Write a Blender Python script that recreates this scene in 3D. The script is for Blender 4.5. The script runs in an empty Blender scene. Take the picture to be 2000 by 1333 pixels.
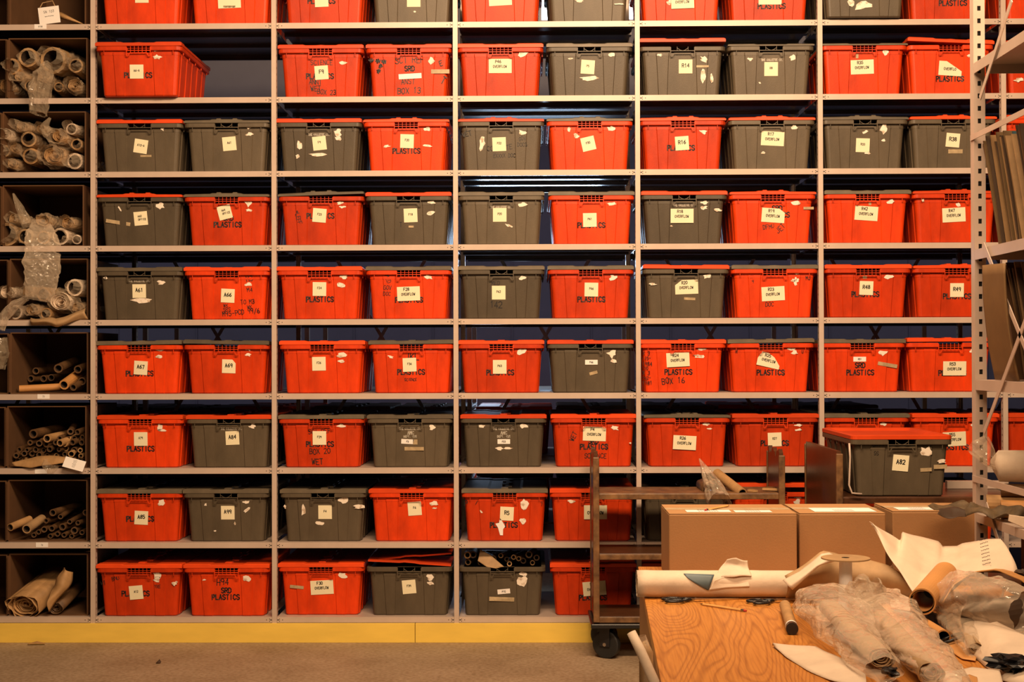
import bpy, bmesh, math, random
from mathutils import Vector, Matrix, Euler, noise
random.seed(7)
C = bpy.context.scene.collection
S = bpy.context.scene
PI = math.pi

# ------------------------------------------------------------------ camera
CAM = Vector((3.653, -8.348, 1.685)); YAW, PITCH, ROLL = 0.01364, 0.00949, -0.00289
F = 2778.0
fw = Vector((-math.sin(YAW)*math.cos(PITCH), math.cos(YAW)*math.cos(PITCH), math.sin(PITCH)))
rt = Vector((math.cos(YAW), math.sin(YAW), 0)); up = rt.cross(fw)
rt, up = math.cos(ROLL)*rt + math.sin(ROLL)*up, -math.sin(ROLL)*rt + math.cos(ROLL)*up
cd = bpy.data.cameras.new('camera'); cd.lens = F/2000*36; cd.sensor_width = 36; cd.clip_start = .05
cam = bpy.data.objects.new('camera', cd); C.objects.link(cam)
cam.matrix_world = Matrix(((rt.x, up.x, -fw.x, CAM.x), (rt.y, up.y, -fw.y, CAM.y), (rt.z, up.z, -fw.z, CAM.z), (0, 0, 0, 1)))
S.camera = cam

# ------------------------------------------------------------------ light
S.view_settings.view_transform = 'Standard'; S.view_settings.look = 'None'
S.view_settings.exposure = 0.12; S.view_settings.gamma = 1.0; S.view_settings.use_curve_mapping = False
w = bpy.data.worlds.new('world'); S.world = w; w.use_nodes = True
w.node_tree.nodes['Background'].inputs[0].default_value = (1, .62, .36, 1)
w.node_tree.nodes['Background'].inputs[1].default_value = .02
def area(name, loc, size, power, color, target):
    l = bpy.data.lights.new(name, 'AREA'); l.shape = 'RECTANGLE'; l.size, l.size_y = size
    l.energy = power; l.color = color
    o = bpy.data.objects.new(name, l); C.objects.link(o); o.location = loc
    o.rotation_euler = (Vector(target)-Vector(loc)).to_track_quat('-Z', 'Y').to_euler()
    return o
WARM = (1, .67, .40)
area('aisle_lamp', (4.1, -4.0, 4.7), (3.4, .7), 390, WARM, (4.0, 0, 2.2))
area('aisle_lamp_near', (4.2, -7.6, 4.6), (3.5, 1.2), 165, WARM, (4.2, -3.0, .9))
area('rear_lamp', (3.72, 2.35, 2.45), (.9, .22), 13, (.55, .75, 1), (3.72, .6, 2.4))
area('rear_lamp_low', (3.3, 2.2, 1.0), (.25, 1.2), 5, (.6, .75, 1), (3.3, .6, 1.2))
area('rear_wall_fill', (3.6, 1.86, 2.3), (8.5, 2.8), 17, (.85, .80, 1), (3.6, 2.6, 2.3))  # added panel light, unseen from the front, that brightens the back wall

# ------------------------------------------------------------------ pixel <-> place
def ray(px, py):
    return fw + rt*((px-1000)/F) - up*((py-666.5)/F)
def P(px, py, Y):                       # point seen at a pixel on the vertical plane y=Y
    r = ray(px, py); return CAM + r*((Y-CAM.y)/r.y)
def A(px, py, d): return P(px, py, CAM.y+d)
def T(px, py, z):
    r = ray(px, py); return CAM + r*((z-CAM.z)/r.z)

# ------------------------------------------------------------------ materials
MATS = {}
def mat(name, col, rough=.5, metal=0., noise_amt=.12, noise_scale=8., bump=0., bscale=60., spec=.5, col2=None, stretch=(1, 1, 1), trans=0., thresh=None):
    if name in MATS: return MATS[name]
    m = bpy.data.materials.new(name); m.use_nodes = True; nt = m.node_tree; N = nt.nodes; L = nt.links
    b = N['Principled BSDF']; b.inputs['Roughness'].default_value = rough; b.inputs['Metallic'].default_value = metal
    b.inputs['Specular IOR Level'].default_value = spec
    tc = N.new('ShaderNodeTexCoord'); mp = N.new('ShaderNodeMapping'); mp.inputs['Scale'].default_value = stretch
    L.new(tc.outputs['Object'], mp.inputs[0])
    n = N.new('ShaderNodeTexNoise'); n.inputs['Scale'].default_value = noise_scale; n.inputs['Detail'].default_value = 6; n.inputs['Roughness'].default_value = .6
    L.new(mp.outputs[0], n.inputs['Vector'])
    r = N.new('ShaderNodeValToRGB'); c2 = col2 or tuple(c*(1-2*noise_amt) for c in col)
    a, z = thresh or (.3, .7)
    r.color_ramp.elements[0].position = a; r.color_ramp.elements[1].position = z
    r.color_ramp.elements[0].color = (*c2, 1); r.color_ramp.elements[1].color = (*col, 1)
    L.new(n.outputs['Fac'], r.inputs[0]); L.new(r.outputs[0], b.inputs['Base Color'])
    if bump:
        n2 = N.new('ShaderNodeTexNoise'); n2.inputs['Scale'].default_value = bscale; n2.inputs['Detail'].default_value = 4
        L.new(mp.outputs[0], n2.inputs['Vector'])
        bp = N.new('ShaderNodeBump'); bp.inputs['Strength'].default_value = bump; bp.inputs['Distance'].default_value = .01
        L.new(n2.outputs['Fac'], bp.inputs['Height']); L.new(bp.outputs[0], b.inputs['Normal'])
    MATS[name] = m; return m
def emis(name, col, s):
    m = bpy.data.materials.new(name); m.use_nodes = True
    b = m.node_tree.nodes['Principled BSDF']; b.inputs['Base Color'].default_value = (*col, 1)
    b.inputs['Emission Color'].default_value = (*col, 1); b.inputs['Emission Strength'].default_value = s
    return m
def film(name, tint, alpha, rough=.12):     # crinkled clear plastic film
    m = bpy.data.materials.new(name); m.use_nodes = True; nt = m.node_tree; N = nt.nodes; L = nt.links
    b = N['Principled BSDF']; b.inputs['Base Color'].default_value = (*tint, 1); b.inputs['Roughness'].default_value = rough
    b.inputs['Specular IOR Level'].default_value = 1.0; b.inputs['Coat Weight'].default_value = .6; b.inputs['Coat Roughness'].default_value = .06
    tr = N.new('ShaderNodeBsdfTransparent'); mx = N.new('ShaderNodeMixShader')
    tc = N.new('ShaderNodeTexCoord'); n1 = N.new('ShaderNodeTexNoise'); n1.inputs['Scale'].default_value = 11; n1.inputs['Detail'].default_value = 5; n1.inputs['Roughness'].default_value = .62; n1.inputs['Distortion'].default_value = 1.2
    try: n1.noise_type = 'RIDGED_MULTIFRACTAL'
    except Exception: pass
    L.new(tc.outputs['Object'], n1.inputs['Vector'])
    bp = N.new('ShaderNodeBump'); bp.inputs['Strength'].default_value = .8; bp.inputs['Distance'].default_value = .03
    L.new(n1.outputs['Fac'], bp.inputs['Height']); L.new(bp.outputs[0], b.inputs['Normal']); L.new(bp.outputs[0], b.inputs['Coat Normal'])
    lw = N.new('ShaderNodeLayerWeight'); lw.inputs[0].default_value = .4; L.new(bp.outputs[0], lw.inputs['Normal'])
    mr = N.new('ShaderNodeMapRange'); mr.inputs[3].default_value = alpha; mr.inputs[4].default_value = min(1, alpha+.5)
    L.new(lw.outputs['Facing'], mr.inputs[0]); L.new(mr.outputs[0], mx.inputs[0])
    L.new(tr.outputs[0], mx.inputs[1]); L.new(b.outputs[0], mx.inputs[2]); L.new(mx.outputs[0], N['Material Output'].inputs[0])
    return m
RED = mat('red_plastic', (.80, .058, .005), .45, noise_amt=.2, noise_scale=7, spec=.25, stretch=(1.6, 1, .6), bump=.08, bscale=220)
GREY = mat('grey_plastic', (.115, .088, .056), .46, noise_amt=.16, noise_scale=7, spec=.35, stretch=(1.6, 1, .6), bump=.08, bscale=220)
REDLID = mat('red_lid_plastic', (.82, .075, .010), .45, spec=.3, noise_amt=.1, noise_scale=7)
GREYLID = mat('grey_lid_plastic', (.16, .125, .08), .5, noise_amt=.2, noise_scale=9)
def vary(m, lo):       # every moulded piece has aged to its own shade
    nt = m.node_tree; N = nt.nodes; L = nt.links; b = N['Principled BSDF']; src = b.inputs['Base Color'].links[0].from_socket
    oi = N.new('ShaderNodeObjectInfo'); mr = N.new('ShaderNodeMapRange'); mr.inputs[3].default_value = lo; mr.inputs[4].default_value = 1.05
    hs = N.new('ShaderNodeHueSaturation'); L.new(oi.outputs['Random'], mr.inputs[0]); L.new(mr.outputs[0], hs.inputs['Value']); L.new(src, hs.inputs['Color']); L.new(hs.outputs[0], b.inputs['Base Color'])
for m_ in (RED, REDLID, GREY, GREYLID): vary(m_, .68)
GALV = mat('galvanised_steel', (.5, .5, .52), .4, metal=.15, noise_amt=.1)
STEEL = mat('beige_enamel', (.54, .43, .36), .35, noise_amt=.08, noise_scale=5, spec=.5)
STEELD = mat('grey_steel_and_shade', (.085, .08, .085), .25, metal=.6, noise_amt=.1)  # rails and lamp housing; on shelf undersides the dark tone paints in shade
HOLE = mat('hole_dark', (.01, .01, .01), .8)
YEL = mat('yellow_board', (.86, .60, .10), .5, noise_amt=.07, noise_scale=3, stretch=(1, 1, 4))
NOTE = mat('note_paper', (.80, .74, .52), .7, noise_amt=.03)
WLABEL = mat('white_label', (.85, .82, .80), .6, noise_amt=.03)
INK = mat('marker_ink', (.012, .01, .01), .5)
STEN = mat('stencil_ink', (.02, .012, .012), .6)
WINK = mat('white_ink', (.62, .58, .5), .6, noise_amt=.2, noise_scale=60)
SCRAP = mat('label_scrap', (.80, .72, .62), .7, col2=(.42, .30, .2), noise_scale=40, thresh=(.35, .5))
TAPE = mat('masking_tape', (.50, .38, .22), .5, noise_amt=.2, noise_scale=30)
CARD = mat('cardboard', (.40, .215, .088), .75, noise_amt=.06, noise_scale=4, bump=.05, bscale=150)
CARDD = mat('old_cardboard_and_shade', (.13, .058, .020), .8, noise_amt=.15, noise_scale=4)  # darkened to put the shade of the open box interiors into the colour
KRAFT = mat('kraft_paper', (.50, .29, .12), .7, noise_amt=.2, noise_scale=12)
KRAFTO = mat('orange_kraft', (.60, .29, .09), .6, noise_amt=.1, noise_scale=6)
PAPER = mat('white_paper', (.74, .60, .46), .65, noise_amt=.10, noise_scale=9, bump=.35, bscale=14)
OLDP = mat('aged_paper', (.46, .29, .14), .7, noise_amt=.2, noise_scale=10)
TUBEP = mat('brown_tube_paper', (.16, .08, .03), .6, noise_amt=.3, noise_scale=14)
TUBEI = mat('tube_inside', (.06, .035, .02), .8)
BLUEP = mat('blue_paper', (.10, .15, .18), .5, noise_amt=.2)
NAVY = mat('navy_cloth', (.018, .025, .05), .7, noise_amt=.2)
BLACKP = mat('black_plastic', (.012, .012, .014), .25)
WOODD = mat('dark_wood', (.115, .045, .018), .32, col2=(.035, .014, .007), noise_scale=9, stretch=(1, 12, 1), thresh=(.25, .75))
WOODE = mat('worn_wood_edge', (.24, .12, .045), .45, col2=(.05, .022, .01), noise_scale=14)
RUBBER = mat('rubber', (.012, .012, .012), .5)
CHROME = mat('bright_steel', (.6, .58, .55), .25, metal=1)
FILM = film('clear_film', (.62, .50, .36), .13)
FILMW = film('cloudy_film', (.92, .76, .58), .13, .08)
WALLM = mat('blue_grey_wall', (.10, .098, .13), .6, noise_amt=.05)
GLOW = emis('lit_tube', (.95, .97, 1), 6)
def floor_mat():
    m = mat('concrete_floor', (.40, .30, .205), .55, col2=(.27, .19, .12), noise_scale=2.2, bump=.15, bscale=25, thresh=(.3, .72))
    nt = m.node_tree; N = nt.nodes; L = nt.links; b = N['Principled BSDF']
    src = b.inputs['Base Color'].links[0].from_socket
    tc = N.new('ShaderNodeTexCoord'); n = N.new('ShaderNodeTexNoise'); n.inputs['Scale'].default_value = 45; n.inputs['Detail'].default_value = 8
    L.new(tc.outputs['Object'], n.inputs['Vector'])
    r = N.new('ShaderNodeValToRGB'); r.color_ramp.elements[0].position = .32; r.color_ramp.elements[1].position = .6
    r.color_ramp.elements[0].color = (.7, .66, .6, 1); r.color_ramp.elements[1].color = (1, 1, 1, 1)
    mx = N.new('ShaderNodeMixRGB'); mx.blend_type = 'MULTIPLY'; mx.inputs[0].default_value = 1
    L.new(n.outputs['Fac'], r.inputs[0]); L.new(src, mx.inputs[1]); L.new(r.outputs[0], mx.inputs[2]); L.new(mx.outputs[0], b.inputs['Base Color'])
    return m
FLOORM = floor_mat()
def oak():
    m = bpy.data.materials.new('oak_veneer'); m.use_nodes = True; nt = m.node_tree; N = nt.nodes; L = nt.links; b = N['Principled BSDF']
    tc = N.new('ShaderNodeTexCoord'); mp = N.new('ShaderNodeMapping'); mp.inputs['Scale'].default_value = (6.0, 1.0, 1); mp.inputs['Rotation'].default_value = (0, 0, .12)
    L.new(tc.outputs['Object'], mp.inputs[0])
    n = N.new('ShaderNodeTexNoise'); n.inputs['Scale'].default_value = .8; n.inputs['Detail'].default_value = 1.2; n.inputs['Distortion'].default_value = .35
    L.new(mp.outputs[0], n.inputs['Vector'])
    mu = N.new('ShaderNodeMath'); mu.operation = 'MULTIPLY'; mu.inputs[1].default_value = 44; L.new(n.outputs['Fac'], mu.inputs[0])
    fr = N.new('ShaderNodeMath'); fr.operation = 'FRACT'; L.new(mu.outputs[0], fr.inputs[0])
    r = N.new('ShaderNodeValToRGB'); e = r.color_ramp.elements
    e[0].position = 0; e[0].color = (.38, .14, .022, 1); e[1].position = .35; e[1].color = (.56, .235, .045, 1)
    k = e.new(.85); k.color = (.53, .215, .040, 1); k = e.new(1); k.color = (.38, .145, .025, 1)
    L.new(fr.outputs[0], r.inputs[0])
    mp2 = N.new('ShaderNodeMapping'); mp2.inputs['Scale'].default_value = (90, 3, 1); L.new(tc.outputs['Object'], mp2.inputs[0])
    n2 = N.new('ShaderNodeTexNoise'); n2.inputs['Scale'].default_value = 2; n2.inputs['Detail'].default_value = 3; L.new(mp2.outputs[0], n2.inputs['Vector'])
    r2 = N.new('ShaderNodeValToRGB'); r2.color_ramp.elements[0].position = .35; r2.color_ramp.elements[0].color = (.8, .74, .66, 1); r2.color_ramp.elements[1].position = .55
    r2.color_ramp.elements[1].color = (1, 1, 1, 1); L.new(n2.outputs['Fac'], r2.inputs[0])
    mx = N.new('ShaderNodeMixRGB'); mx.blend_type = 'MULTIPLY'; mx.inputs[0].default_value = 1
    L.new(r.outputs[0], mx.inputs[1]); L.new(r2.outputs[0], mx.inputs[2]); L.new(mx.outputs[0], b.inputs['Base Color'])
    b.inputs['Roughness'].default_value = .38
    return m
OAK = oak()

# ------------------------------------------------------------------ helpers
def link(name, bm, m, parent=None, smooth=False, bevel=0, loc=None, solid=0):
    me = bpy.data.meshes.new(name); bmesh.ops.recalc_face_normals(bm, faces=bm.faces) if not solid else None
    bm.to_mesh(me); bm.free()
    ms = m if isinstance(m, (list, tuple)) else [m]
    for x in ms: me.materials.append(x)
    if smooth:
        for p in me.polygons: p.use_smooth = True
    o = bpy.data.objects.new(name, me); C.objects.link(o)
    if parent: o.parent = parent
    if loc is not None: o.location = loc
    if solid:
        s = o.modifiers.new('s', 'SOLIDIFY'); s.thickness = solid; s.offset = 0
    if bevel:
        b = o.modifiers.new('b', 'BEVEL'); b.width = bevel; b.segments = 2; b.limit_method = 'ANGLE'
    return o
def thing(name, label, cat, loc=(0, 0, 0), rz=0, group=None):
    o = bpy.data.objects.new(name, None); C.objects.link(o); o.location = loc; o.rotation_euler = (0, 0, rz); o.empty_display_size = .1
    return tag(o, label, cat, group)
def tag(o, label, cat, group=None):
    o['label'] = label; o['category'] = cat
    if group: o['group'] = group
    return o
def struct(o): o['kind'] = 'structure'; return o
def box(bm, x0, x1, y0, y1, z0, z1, mi=0):
    v = [bm.verts.new(p) for p in ((x0, y0, z0), (x1, y0, z0), (x1, y1, z0), (x0, y1, z0), (x0, y0, z1), (x1, y0, z1), (x1, y1, z1), (x0, y1, z1))]
    for f in ((0, 3, 2, 1), (4, 5, 6, 7), (0, 1, 5, 4), (1, 2, 6, 5), (2, 3, 7, 6), (3, 0, 4, 7)):
        bm.faces.new([v[i] for i in f]).material_index = mi
    return v
def bar(bm, p, q, wx, wy, upv=Vector((0, 0, 1)), mi=0):     # box along p->q
    p, q = Vector(p), Vector(q); d = (q-p).normalized(); s = d.cross(upv)
    if s.length < 1e-4: s = d.cross(Vector((1, 0, 0)))
    s.normalize(); u = s.cross(d)
    v = [bm.verts.new(c + s*a*wx/2 + u*b*wy/2) for c in (p, q) for a, b in ((-1, -1), (1, -1), (1, 1), (-1, 1))]
    for f in ((0, 1, 2, 3), (7, 6, 5, 4), (0, 4, 5, 1), (1, 5, 6, 2), (2, 6, 7, 3), (3, 7, 4, 0)):
        bm.faces.new([v[i] for i in f]).material_index = mi
def frame_of(d):
    d = d.normalized(); a = Vector((0, 0, 1)) if abs(d.z) < .9 else Vector((1, 0, 0))
    s = d.cross(a).normalized(); return s, s.cross(d)
def tube(bm, pts, rad, n=16, cap=True, mi=0, fn=None, squash=1.):
    pts = [Vector(p) for p in pts]; rings = []
    s = None
    for i, p in enumerate(pts):
        d = (pts[min(i+1, len(pts)-1)] - pts[max(i-1, 0)]).normalized()
        if s is None: s, u = frame_of(d)
        else: s = (s - d*s.dot(d)).normalized(); u = s.cross(d)
        r = rad[i] if isinstance(rad, (list, tuple)) else rad
        ring = []
        for k in range(n):
            a = 2*PI*k/n; rr = r*(fn(k, i, p) if fn else 1)
            ring.append(bm.verts.new(p + s*math.cos(a)*rr + u*math.sin(a)*rr*squash))
        rings.append(ring)
    for i in range(len(rings)-1):
        for k in range(n):
            bm.faces.new((rings[i][k], rings[i][(k+1) % n], rings[i+1][(k+1) % n], rings[i+1][k])).material_index = mi
    if cap:
        bm.faces.new(rings[0][::-1]).material_index = mi; bm.faces.new(rings[-1]).material_index = mi
    return rings
def pipe(bm, p, q, R, r, n=20, mi=0, mi2=1):     # hollow cylinder
    p, q = Vector(p), Vector(q); s, u = frame_of(q-p)
    L = []
    for c, rr in ((p, R), (q, R), (q, r), (p, r)):
        L.append([bm.verts.new(c + s*math.cos(2*PI*k/n)*rr + u*math.sin(2*PI*k/n)*rr) for k in range(n)])
    for i in range(4):
        for k in range(n):
            f = bm.faces.new((L[i][k], L[i][(k+1) % n], L[(i+1) % 4][(k+1) % n], L[(i+1) % 4][k])); f.material_index = mi2 if i == 2 else mi
def spiral(bm, p, q, R, r, turns, n=22, squash=.9, jit=.0, mi=0, droop=0):   # a rolled sheet
    p, q = Vector(p), Vector(q); s, u = frame_of(q-p); N = int(turns*n); A_, B_ = [], []
    ph = random.random()*6
    for k in range(N+1):
        t = k/N; a = 2*PI*turns*t + ph; rr = r + (R-r)*t
        rr *= 1 + jit*noise.noise(Vector((math.cos(a)*1.5, math.sin(a)*1.5, t*turns)))
        o = s*math.cos(a)*rr + u*math.sin(a)*rr*squash
        e = (q-p).normalized()*(-R*.25*noise.noise(Vector((t*9, ph, 0))) - R*.35*(1-t) * -1*(1 if jit else 0))
        A_.append(bm.verts.new(p + o + e)); B_.append(bm.verts.new(q + o))
    for k in range(N):
        bm.faces.new((A_[k], A_[k+1], B_[k+1], B_[k])).material_index = mi
def loft(bm, rows, mi=0):
    V = [[bm.verts.new(p) for p in r] for r in rows]
    for i in range(len(V)-1):
        for k in range(len(V[0])-1):
            bm.faces.new((V[i][k], V[i][k+1], V[i+1][k+1], V[i+1][k])).material_index = mi
def resample(pts, n):
    pts = [Vector(p) for p in pts]; L = [0]
    for a, b in zip(pts, pts[1:]): L.append(L[-1] + (b-a).length)
    out = []
    for k in range(n):
        t = L[-1]*k/(n-1); i = 0
        while i < len(pts)-2 and L[i+1] < t: i += 1
        f = (t-L[i])/max(1e-9, L[i+1]-L[i]); out.append(pts[i].lerp(pts[i+1], f))
    return out
def sheet(name, top, bot, m, parent=None, bulge=(0, 0, 0), amp=.006, fr=9, n=24, rows=12, thick=.0012, smooth=True, power=1, loc=None):
    a, b = resample(top, n), resample(bot, n); bu = Vector(bulge); R_ = []
    off = random.random()*50
    for j in range(rows):
        t = j/(rows-1); row = []
        for k in range(n):
            p = a[k].lerp(b[k], t) + bu*math.sin(PI*t**power)
            nz = noise.noise_vector(p*fr + Vector((off, 0, 0)))*amp
            row.append(p + nz)
        R_.append(row)
    if loc is None: loc = Vector() if parent else sum(R_[rows-1], Vector())/n
    bm = bmesh.new(); loft(bm, [[p-loc for p in r] for r in R_])
    return link(name, bm, m, parent, smooth=smooth, solid=thick, loc=loc if not parent else None)
def crumple(name, pts, rad, m, parent=None, n=26, amp=.35, fr=14, squash=.8, seg=22, smooth=False, cap=False, zmin=None, twist=0):
    """a crumpled film bag swept along pts"""
    pts = [Vector(p) for p in pts]; loc = pts[0].copy() if not parent else Vector()
    rp = resample(pts, seg); rr = []
    for k in range(seg):
        t = k/(seg-1)*(len(rad)-1); i = min(int(t), len(rad)-2); rr.append(rad[i]*(1-t+i) + rad[i+1]*(t-i))
    off = Vector((random.random()*40, 3, 1))
    def fn(k, i, p):
        a = 2*PI*k/n; q = Vector((math.cos(a), math.sin(a), 0))*1.3 + p*fr*.5 + off
        v = abs(noise.noise(q*1.2)) * 1.6 - .25 + .35*noise.noise(q*3.1)
        return 1 + amp*v
    bm = bmesh.new(); tube(bm, [p-loc for p in rp], rr, n=n, cap=cap, fn=fn, squash=squash)
    for v in bm.verts:
        v.co += noise.noise_vector((v.co+loc)*fr*2.2)*rr[0]*.12
        if zmin is not None and v.co.z + loc.z < zmin: v.co.z = zmin - loc.z + random.random()*.0015
    return link(name, bm, m, parent, smooth=smooth, loc=loc if not parent else None)

# ------------------------------------------------------------------ stroke lettering
G = {
'A': ['0,0 1.5,6 3,0', '.6,2.2 2.4,2.2'], 'B': ['0,0 0,6 2,6 2.8,5.2 2.6,3.8 1.8,3.2 0,3.2', '1.8,3.2 3,2.3 2.9,.8 2,0 0,0'],
'C': ['3,5 2,6 1,6 0,4.6 0,1.4 1,0 2,0 3,1'], 'D': ['0,0 0,6 1.6,6 3,4.6 3,1.4 1.6,0 0,0'], 'E': ['3,6 0,6 0,0 3,0', '0,3.1 2.3,3.1'],
'F': ['3,6 0,6 0,0', '0,3.1 2.3,3.1'], 'G': ['3,5 2,6 1,6 0,4.6 0,1.4 1,0 2.2,0 3,1 3,2.8 1.8,2.8'], 'H': ['0,0 0,6', '3,0 3,6', '0,3 3,3'],
'I': ['1.5,0 1.5,6'], 'J': ['2.6,6 2.6,1.2 1.6,0 .6,.3 0,1.4'], 'K': ['0,0 0,6', '3,6 0,2.8', '.9,3.6 3,0'], 'L': ['0,6 0,0 2.8,0'],
'M': ['0,0 0,6 1.5,2.6 3,6 3,0'], 'N': ['0,0 0,6 3,0 3,6'], 'O': ['1,0 0,1.4 0,4.6 1,6 2,6 3,4.6 3,1.4 2,0 1,0'],
'P': ['0,0 0,6 2,6 3,5.2 3,3.8 2,3 0,3'], 'Q': ['1,0 0,1.4 0,4.6 1,6 2,6 3,4.6 3,1.4 2,0 1,0', '1.8,1.6 3.2,-.4'],
'R': ['0,0 0,6 2,6 3,5.2 3,3.8 2,3 0,3', '1.6,3 3,0'], 'S': ['3,5.1 2.1,6 .9,6 0,5.1 .1,3.8 2.9,2.3 3,1 2.1,0 .9,0 0,.9'],
'T': ['0,6 3,6', '1.5,6 1.5,0'], 'U': ['0,6 0,1.3 1,0 2,0 3,1.3 3,6'], 'V': ['0,6 1.5,0 3,6'], 'W': ['0,6 .7,0 1.5,3.8 2.3,0 3,6'],
'X': ['0,0 3,6', '0,6 3,0'], 'Y': ['0,6 1.5,3 3,6', '1.5,3 1.5,0'], 'Z': ['0,6 3,6 0,0 3,0'],
'0': ['1,0 0,1.4 0,4.6 1,6 2,6 3,4.6 3,1.4 2,0 1,0'], '1': ['.7,4.8 1.6,6 1.6,0'], '2': ['0,5 .9,6 2.1,6 3,5 2.8,3.6 0,0 3,0'],
'3': ['0,5.3 1,6 2.2,6 3,5 2.6,3.6 1.3,3.2', '1.3,3.2 2.8,2.6 3,1 2,0 .9,0 0,.8'], '4': ['2.3,0 2.3,6 0,2 3,2'],
'5': ['2.8,6 .3,6 .1,3.4 1.8,3.7 3,2.6 2.9,1 1.9,0 .8,0 0,.8'], '6': ['2.6,6 .8,4.2 0,2 .5,.5 1.6,0 2.8,.6 3,2 2.1,3.2 1,3 .1,1.9'],
'7': ['0,6 3,6 1.1,0'], '8': ['1.5,3.2 .3,4 .3,5.3 1.5,6 2.7,5.3 2.7,4 1.5,3.2 0,2 .2,.6 1.5,0 2.8,.6 3,2 1.5,3.2'],
'9': ['2.9,4 2,2.9 .7,3.1 0,4.3 .6,5.7 1.8,6 2.8,5.4 2.9,4 2.4,0'], '-': ['.4,3 2.6,3'], '.': ['1.3,0 1.6,.3'], '/': ['0,-.4 3,6.4'], '~': ['0,3 .6,4 1.2,2 1.8,4.2 2.4,2.2 3,3.6'], ' ': []}
G = {k: [[tuple(map(float, q.split(','))) for q in s.split()] for s in v] for k, v in G.items()}
def strokes(txt, h, adv=4.3, jit=0.):
    """list of polylines, centred on 0,0; h = cap height in metres"""
    u = h/6; W = len(txt)*adv-(adv-3); out = []
    for i, c in enumerate(txt):
        dz = random.uniform(-jit, jit); sl = random.uniform(-jit, jit)*.12
        for pl in G[c]:
            q = []
            for a, (x, y) in enumerate(pl):
                q.append(((x + i*adv - W/2 + sl*y + random.uniform(-jit, jit)*.4)*u, (y-3+dz+random.uniform(-jit, jit)*.4)*u))
            out.append(q)
    return out
def text_bm(bm, lines, wd, place, rot=0, cx=0, cz=0):
    """lines: polylines; wd stroke width; place(x,z)->Vector"""
    ca, sa = math.cos(rot), math.sin(rot)
    for pl in lines:
        q = [(cx + x*ca - z*sa, cz + x*sa + z*ca) for x, z in pl]
        for (x0, z0), (x1, z1) in zip(q, q[1:]):
            dx, dz = x1-x0, z1-z0; l = math.hypot(dx, dz) or 1e-6; dx, dz = dx/l*wd/2, dz/l*wd/2
            c = [(x0-dx*.8+dz, z0-dz*.8-dx), (x1+dx*.8+dz, z1+dz*.8-dx), (x1+dx*.8-dz, z1+dz*.8+dx), (x0-dx*.8-dz, z0-dz*.8+dx)]
            bm.faces.new([bm.verts.new(place(x, z)) for x, z in c])

# ------------------------------------------------------------------ setting
BAY, NB = 1.07, 7
ZL = [.13+.4373*k for k in range(9)][::-1]        # lip centres, top row first
ZTOP = .0165                                       # half lip
bm = bmesh.new(); box(bm, -3, 12, -10, 2.8, -.05, 0); struct(link('floor', bm, FLOORM))
bm = bmesh.new(); box(bm, -3, 12, 2.62, 2.75, 0, 6.2)
for k in range(24): box(bm, -2.6+k*.61, -2.59+k*.61, 2.612, 2.62, 0, 6.2)
struct(link('wall_back', bm, WALLM))

# ---- steel shelving, one bolted run
rack = thing('steel_shelving', 'long run of beige steel shelving holding the red and grey totes', 'shelving', (0, 0, 0))
DEP = .90
def shelf_mesh(name, wdt):
    b = bmesh.new(); h = .0165
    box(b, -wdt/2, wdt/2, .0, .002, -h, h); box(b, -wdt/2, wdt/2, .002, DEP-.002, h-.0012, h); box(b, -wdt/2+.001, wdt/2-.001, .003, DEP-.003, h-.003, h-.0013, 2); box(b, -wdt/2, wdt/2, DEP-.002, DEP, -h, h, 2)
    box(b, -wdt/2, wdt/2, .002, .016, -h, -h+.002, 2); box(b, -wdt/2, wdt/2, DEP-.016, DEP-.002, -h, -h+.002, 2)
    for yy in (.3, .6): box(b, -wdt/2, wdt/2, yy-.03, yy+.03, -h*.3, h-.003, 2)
    for s in (-1, 1):
        for dx, dz, w_ in ((.014, .004, .0022), (.014, -.008, .0022), (.032, -.001, .0022)):
            box(b, s*(wdt/2-dx)-w_, s*(wdt/2-dx)+w_, -.0006, 0, dz-w_, dz+w_, 1)
        box(b, s*(wdt/2-.006)-.005, s*(wdt/2-.006)+.005, -.0006, 0, -.0035, .0015, 1)
    me = bpy.data.meshes.new(name); bmesh.ops.recalc_face_normals(b, faces=b.faces); b.to_mesh(me); b.free()
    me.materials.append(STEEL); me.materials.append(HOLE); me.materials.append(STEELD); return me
sm = shelf_mesh('shelf', BAY-.030)
for k, z in enumerate(ZL):
    for i in range(-1, 7):
        o = bpy.data.objects.new('shelf', sm); C.objects.link(o); o.parent = rack; o.location = ((i+.5)*BAY+BAY, 0, z) if False else ((i+.5)*BAY+BAY*0, 0, z)
        if i == -1: o.location.x = .5*BAY - BAY*1
top_z = ZL[0]+.62
pb = bmesh.new()
box(pb, -.014, .014, -.004, 0, .0, top_z); box(pb, -.014, -.012, 0, .035, 0, top_z); box(pb, .012, .014, 0, .035, 0, top_z)
zz = .15
while zz < top_z:
    box(pb, -.0146, -.014, .012, .018, zz, zz+.012, 1); box(pb, .014, .0146, .012, .018, zz, zz+.012, 1); zz += .0375
pm = bpy.data.meshes.new('post'); bmesh.ops.recalc_face_normals(pb, faces=pb.faces); pb.to_mesh(pm); pb.free(); pm.materials.append(STEEL); pm.materials.append(HOLE)
for i in range(0, 8):
    for y in (0, DEP+.001):
        o = bpy.data.objects.new('post', pm); C.objects.link(o); o.parent = rack; o.location = (i*BAY, y, 0)
        if y: o.rotation_euler = (0, 0, PI); o.location.y = DEP
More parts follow.
